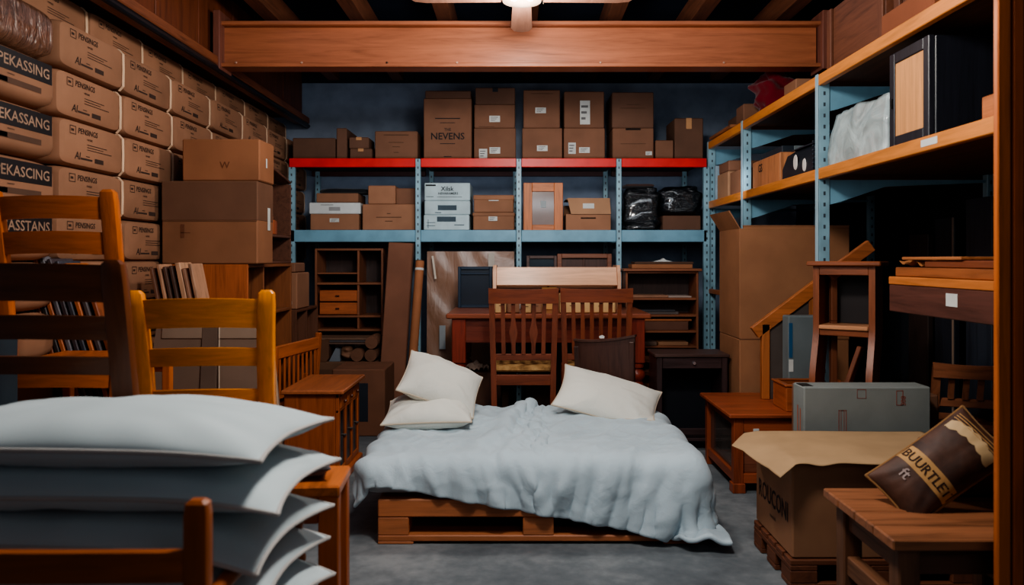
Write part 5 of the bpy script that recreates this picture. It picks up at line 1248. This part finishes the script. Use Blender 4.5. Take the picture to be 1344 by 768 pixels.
def duvet_sim():
    """drape an oversized sheet over the mattress with a small position-based cloth solver"""
    rng = np.random.RandomState(11)
    nx, ny = 116, 88; LX, LY = 1.82, 1.34
    rx, ry = LX / (nx - 1), LY / (ny - 1)
    u = np.linspace(0, 1, nx); v = np.linspace(0, 1, ny); U, Vv = np.meshgrid(u, v)
    a = -.12; X0 = (U - .5) * LX * .93; Y0 = (Vv - .5) * LY * .93
    X = .165 + X0 * math.cos(a) - Y0 * math.sin(a); Y = 3.70 + X0 * math.sin(a) + Y0 * math.cos(a)
    top = MZ + .03
    Z = top + .05 + .02 * np.sin(U * 19 + Vv * 5) + .015 * np.sin(U * 33 - Vv * 14)
    rid = np.exp(-((U - .42 - .04 * (1 - Vv)) / .03) ** 2); Z += .11 * rid * (.5 + .5 * Vv)
    P = np.stack([X, Y, Z], -1); P += rng.normal(0, .003, P.shape)
    cons = []
    J, I = np.mgrid[0:ny, 0:nx]
    def add(dx, dy, L, k):
        ok = (I + dx < nx) & (I + dx >= 0) & (J + dy < ny)
        key = (I // max(1, abs(dx)) % 2) if dx != 0 else (J // max(1, dy) % 2)
        for par in (0, 1):
            msk = ok & (key == par); j, i = J[msk], I[msk]
            cons.append((j * nx + i, (j + dy) * nx + i + dx, L, k))
    add(1, 0, rx, 1); add(0, 1, ry, 1); dg = math.hypot(rx, ry); add(1, 1, dg, .4); add(-1, 1, dg, .4); add(2, 0, 2 * rx, .12); add(0, 2, 2 * ry, .12)
    Pf = P.reshape(-1, 3); Vf = np.zeros_like(Pf); dt = 1 / 60; R = .06
    hx0, hx1, hy0, hy1 = MX0 - .015 + R, MX1 + .055 - R, MY0 - .02 + R, MY1 + .06 - R
    for it in range(110):
        Vf[:, 2] -= 9.8 * dt; Vf *= .97
        Q = Pf + Vf * dt
        for k_ in range(7):
            for a_, b_, L, k in cons:
                dlt = Q[b_] - Q[a_]; ln = np.sqrt((dlt ** 2).sum(1)) + 1e-9
                c = (dlt * ((ln - L) / ln * .5 * k)[:, None]); Q[a_] += c; Q[b_] -= c
            core = np.stack([np.clip(Q[:, 0], hx0, hx1), np.clip(Q[:, 1], hy0, hy1), np.clip(Q[:, 2], -.2, top - R)], 1)
            dv = Q - core; ln = np.sqrt((dv ** 2).sum(1)); inside = ln < R; deep = ln < 1e-6
            nrm = dv / (ln[:, None] + 1e-9); nrm[deep] = (0, 0, 1)
            tgt = core + nrm * R; tgt[deep, 2] = top
            Q[inside] = tgt[inside]
            Q[inside] += (Pf[inside] - Q[inside]) * np.array([.8, .8, 0])
            Q[:, 2] = np.maximum(Q[:, 2], .025)
        Vf = (Q - Pf) / dt; sp = np.sqrt((Vf ** 2).sum(1)); Vf *= np.minimum(1, 2.0 / (sp + 1e-9))[:, None]; Pf = Q
    G = Pf.reshape(ny, nx, 3)
    # padding folds: long soft ridges running down the drop, finer creases on top
    du = np.gradient(G, axis=1); dvv = np.gradient(G, axis=0); nr = np.cross(du, dvv); nr /= np.linalg.norm(nr, axis=2, keepdims=True) + 1e-9
    for j in range(ny):
        for i in range(nx):
            uu, vv = i / nx * LX, j / ny * LY
            drop = min(1, max(0, (top - G[j, i, 2]) / .1))
            sk = uu + .75 * vv * (1 if uu < .9 else -.6) 
            f1 = 1 - abs(noise.noise(Vector((sk * 4.4, vv * 1.1, 3.1)))) * 2.2
            f2 = 1 - abs(noise.noise(Vector((sk * 9.5 + 5, vv * 2.6, 7.7)))) * 3.2
            f4 = 1 - abs(noise.noise(Vector((uu * 9 - vv * 5, vv * 9 + uu * 2, 4.4)))) * 4
            f3 = noise.noise(Vector((uu * 4, vv * 4, 1.2)))
            xc = .06 - .22 * (4.3 - G[j, i, 1]) + .02 * math.sin(G[j, i, 1] * 9); dd = G[j, i, 0] - xc
            bunch = .05 * math.exp(-(dd / (.022 if dd > 0 else .07)) ** 2) * min(1, .25 + max(0, (G[j, i, 1] - 3.2)) * .75)
            xc2 = xc + .13; d2 = G[j, i, 0] - xc2
            bunch += .018 * math.exp(-(d2 / .03) ** 2) * (1 - .5 * drop)
            G[j, i] += nr[j, i] * ((.012 + .02 * drop) * max(0, f1) ** 2 + (.009 + .012 * drop) * max(0, f2) ** 1.5 + .006 * max(0, f4) + .012 * f3 + bunch)
    return G, nx, ny
Pd, nx, ny = duvet_sim()
m = MB(); m.v = [tuple(map(float, q)) for q in Pd.reshape(-1, 3)]
for j in range(ny - 1):
    for i in range(nx - 1):
        a = j * nx + i; m.f.append((a, a + 1, a + nx + 1, a + nx))
me = mesh_of('duvet', m, fabric((188, 204, 212), .9, .1, .22), True, 180)
dv = bpy.data.objects.new('duvet', me); COL.objects.link(dv); tag(dv, 'rumpled pale grey-white duvet spread over the bed, right corner trailing to the floor', 'duvet')
s_ = dv.modifiers.new('puff', 'SOLIDIFY'); s_.thickness = .02; s_.offset = 0; s_.use_even_offset = False
s_ = dv.modifiers.new('smooth', 'SUBSURF'); s_.levels = 1; s_.render_levels = 1

# pillows on the bed
CRM = fabric((222, 220, 210), .88, .1, .2); CRP = fabric((196, 180, 160), .9, .1)
def rest(M, z0):
    """flatten the underside of a pillow on what it lies on"""
    inv = M.inverted()
    def f(q):
        w = M @ q
        if w.z < z0: w.z = z0 + (w.z - z0) * .06
        return inv @ w
    return f
for lab_, a_, b_, th_, M_, sd_, k_, z0_ in (
        ('cream pillow lying flat at the left of the bed under a tilted one', .44, .36, .17, place(-.452, 3.88, .425, .03, .14, -.03), 51, .06, .362),
        ('cream pillow tilted up on top of the left bed pillow', .41, .36, .18, place(-.40, 3.965, .552, -.1, .45, .42), 63, .06, .4),
        ('cream pillow slumped diagonally at the back right of the bed', .56, .36, .16, place(.49, 4.15, .44, -.3, .5, .30), 77, .08, .362)):
    pillow('bed_pillow', lab_, a_, b_, th_, CRM, M_, sd_, CRP, 'cream pillows on the bed', k=k_, wr=.018, bend=rest(M_, z0_))

# printed cushion on the rustic table
def sack_mat():
    m, nt, b = new_mat('printed_sack'); v, tc, oi = coords(nt)
    sp = N(nt, 'ShaderNodeSeparateXYZ'); nt.links.new(tc.outputs['Object'], sp.inputs[0])
    n1 = N(nt, 'ShaderNodeTexNoise'); n1.inputs['Scale'].default_value = 14; n1.inputs['Detail'].default_value = 5; nt.links.new(v, n1.inputs['Vector'])
    nt.links.new(ramp(nt, n1.outputs['Fac'], [(.35, lin((58, 36, 28))), (.65, lin((88, 56, 42)))]), b.inputs['Base Color'])
    b.inputs['Roughness'].default_value = .6; bump(nt, b, n1.outputs['Fac'], .3, .01); return m
SM = Matrix.Translation((1.275, 2.31, .572)) @ Matrix.Rotation(.0, 4, 'Z') @ Matrix.Rotation(-.62, 4, 'Y') @ Matrix.Rotation(.95, 4, 'X') @ Matrix.Rotation(-.0, 4, 'Z')
sk = pillow('printed_cushion', 'dark brown printed cushion with tan lettered band leaning on the rustic table', .37, .19, .11, sack_mat(), SM, 90, fabric((150, 110, 70), .9, .1), k=.05, wr=.006)
cover = [c for c in sk.children if c.name.startswith('cover')][0]
# the printed bands follow the cushion surface: sample its upper side
from mathutils.bvhtree import BVHTree
bvh = BVHTree.FromPolygons([v_.co for v_ in cover.data.vertices], [p_.vertices for p_ in cover.data.polygons])
def onto(x, y, lift=.0015):
    hit = bvh.ray_cast(Vector((x, y, 1)), Vector((0, 0, -1)))
    return (x, y, hit[0].z + lift) if hit[0] else (x, y, 0)
def decal(name, fn, nu, nv, mat, lift=.0015): 
    return part(name, MB().grid(lambda u, v: onto(*fn(u, v), lift), nu, nv), mat, sk, ang=180)
TANP = plain((196, 150, 96), .7, key='print')
decal('printed_band', lambda u, v: (-.075 + .055 * u, -.09 + .18 * v), 8, 30, TANP)
tm = MB(); tm.text('BUURTLET', .042, (-.063, .0, 0), (0, -1, 0), (1, 0, 0), sx=.85)
tm.v = [onto(x - .0, y, .003) for x, y, z in tm.v]
part('print', tm, plain((56, 36, 28), .8, key='ink'), sk)
decal('printed_leaf', lambda u, v: (.105 + (.028 + .014 * abs(math.sin(v * 16))) * (u - .5) + .02 * math.sin(v * 3), -.078 + .156 * v), 6, 40, plain((214, 180, 136), .7, key='print'))
for q in (.135, .145, .155): decal('printed_line', lambda u, v, q=q: (q + .003 * u, -.082 + .164 * v), 2, 24, TANP)
tm = MB(); tm.text('ft', .045, (-.115, .03, 0), (0, -1, 0), (1, 0, 0)); tm.v = [onto(x, y, .003) for x, y, z in tm.v]
part('print', tm, plain((176, 156, 150), .7, key='print'), sk)
t = carton('brown box behind the printed cushion at right frame edge', 1.30, 1.56, 2.40, 2.49, RZ + .001, RZ + .17, mat=CBD, tape=False)

# ------------------------------------------------------------------ light and camera
def light(name, kind, loc, power, col, size=.2, rot=None, spread=None, shape=None, sy=None):
    l = bpy.data.lights.new(name, kind); l.energy = power; l.color = col
    if kind == 'AREA':
        l.size = size
        if sy: l.shape = 'RECTANGLE'; l.size_y = sy
    elif kind in ('POINT', 'SPOT'): l.shadow_soft_size = size
    o = bpy.data.objects.new(name, l); COL.objects.link(o); o.location = loc
    if rot: o.rotation_euler = rot
    return o
light('ceiling_lamp', 'POINT', (.15, 1.98, 2.46), 98, (1, .95, .88), .15)
light('fan_lamp', 'POINT', (.02, 3.85, 2.38), 36, (1, .95, .88), .12)
light('room_fill', 'AREA', (.1, 2.2, 1.75), 8, (.9, .96, 1), 1.8, (math.radians(86), 0, 0), sy=.7)
light('blue_bounce', 'AREA', (0, 3.6, 2.74), 5, (.5, .72, 1), 3.2, (0, 0, 0), sy=3.4)
light('rack_fill', 'AREA', (0, 4.98, 1.72), 6, (.86, .93, 1), 3.0, (math.radians(90), 0, 0), sy=.1)
light('doorway_fill', 'AREA', (.75, -.3, 1.9), 5.5, (.86, .92, 1), 1.6, (math.radians(78), 0, math.radians(-14)))
wd_ = bpy.data.worlds.new('dim_air'); sc.world = wd_; wd_.use_nodes = True
bg = wd_.node_tree.nodes['Background']; bg.inputs[0].default_value = (.19, .26, .36, 1); bg.inputs[1].default_value = .3

cam = bpy.data.cameras.new('camera'); co = bpy.data.objects.new('camera', cam); COL.objects.link(co)
co.location = (0, 0, EYE); co.rotation_euler = (PI / 2, 0, 0)
cam.sensor_width = 36; cam.lens = 36 * 1000 / 1344
cam.shift_x = (672 - 680) / 1344; cam.shift_y = (340 - 384) / 1344
cam.clip_start = .05
cam.dof.use_dof = True; cam.dof.focus_distance = 4.3; cam.dof.aperture_fstop = 3.2
sc.camera = co
sc.view_settings.view_transform = 'AgX'; sc.view_settings.look = 'AgX - Medium High Contrast'; sc.view_settings.exposure = .32
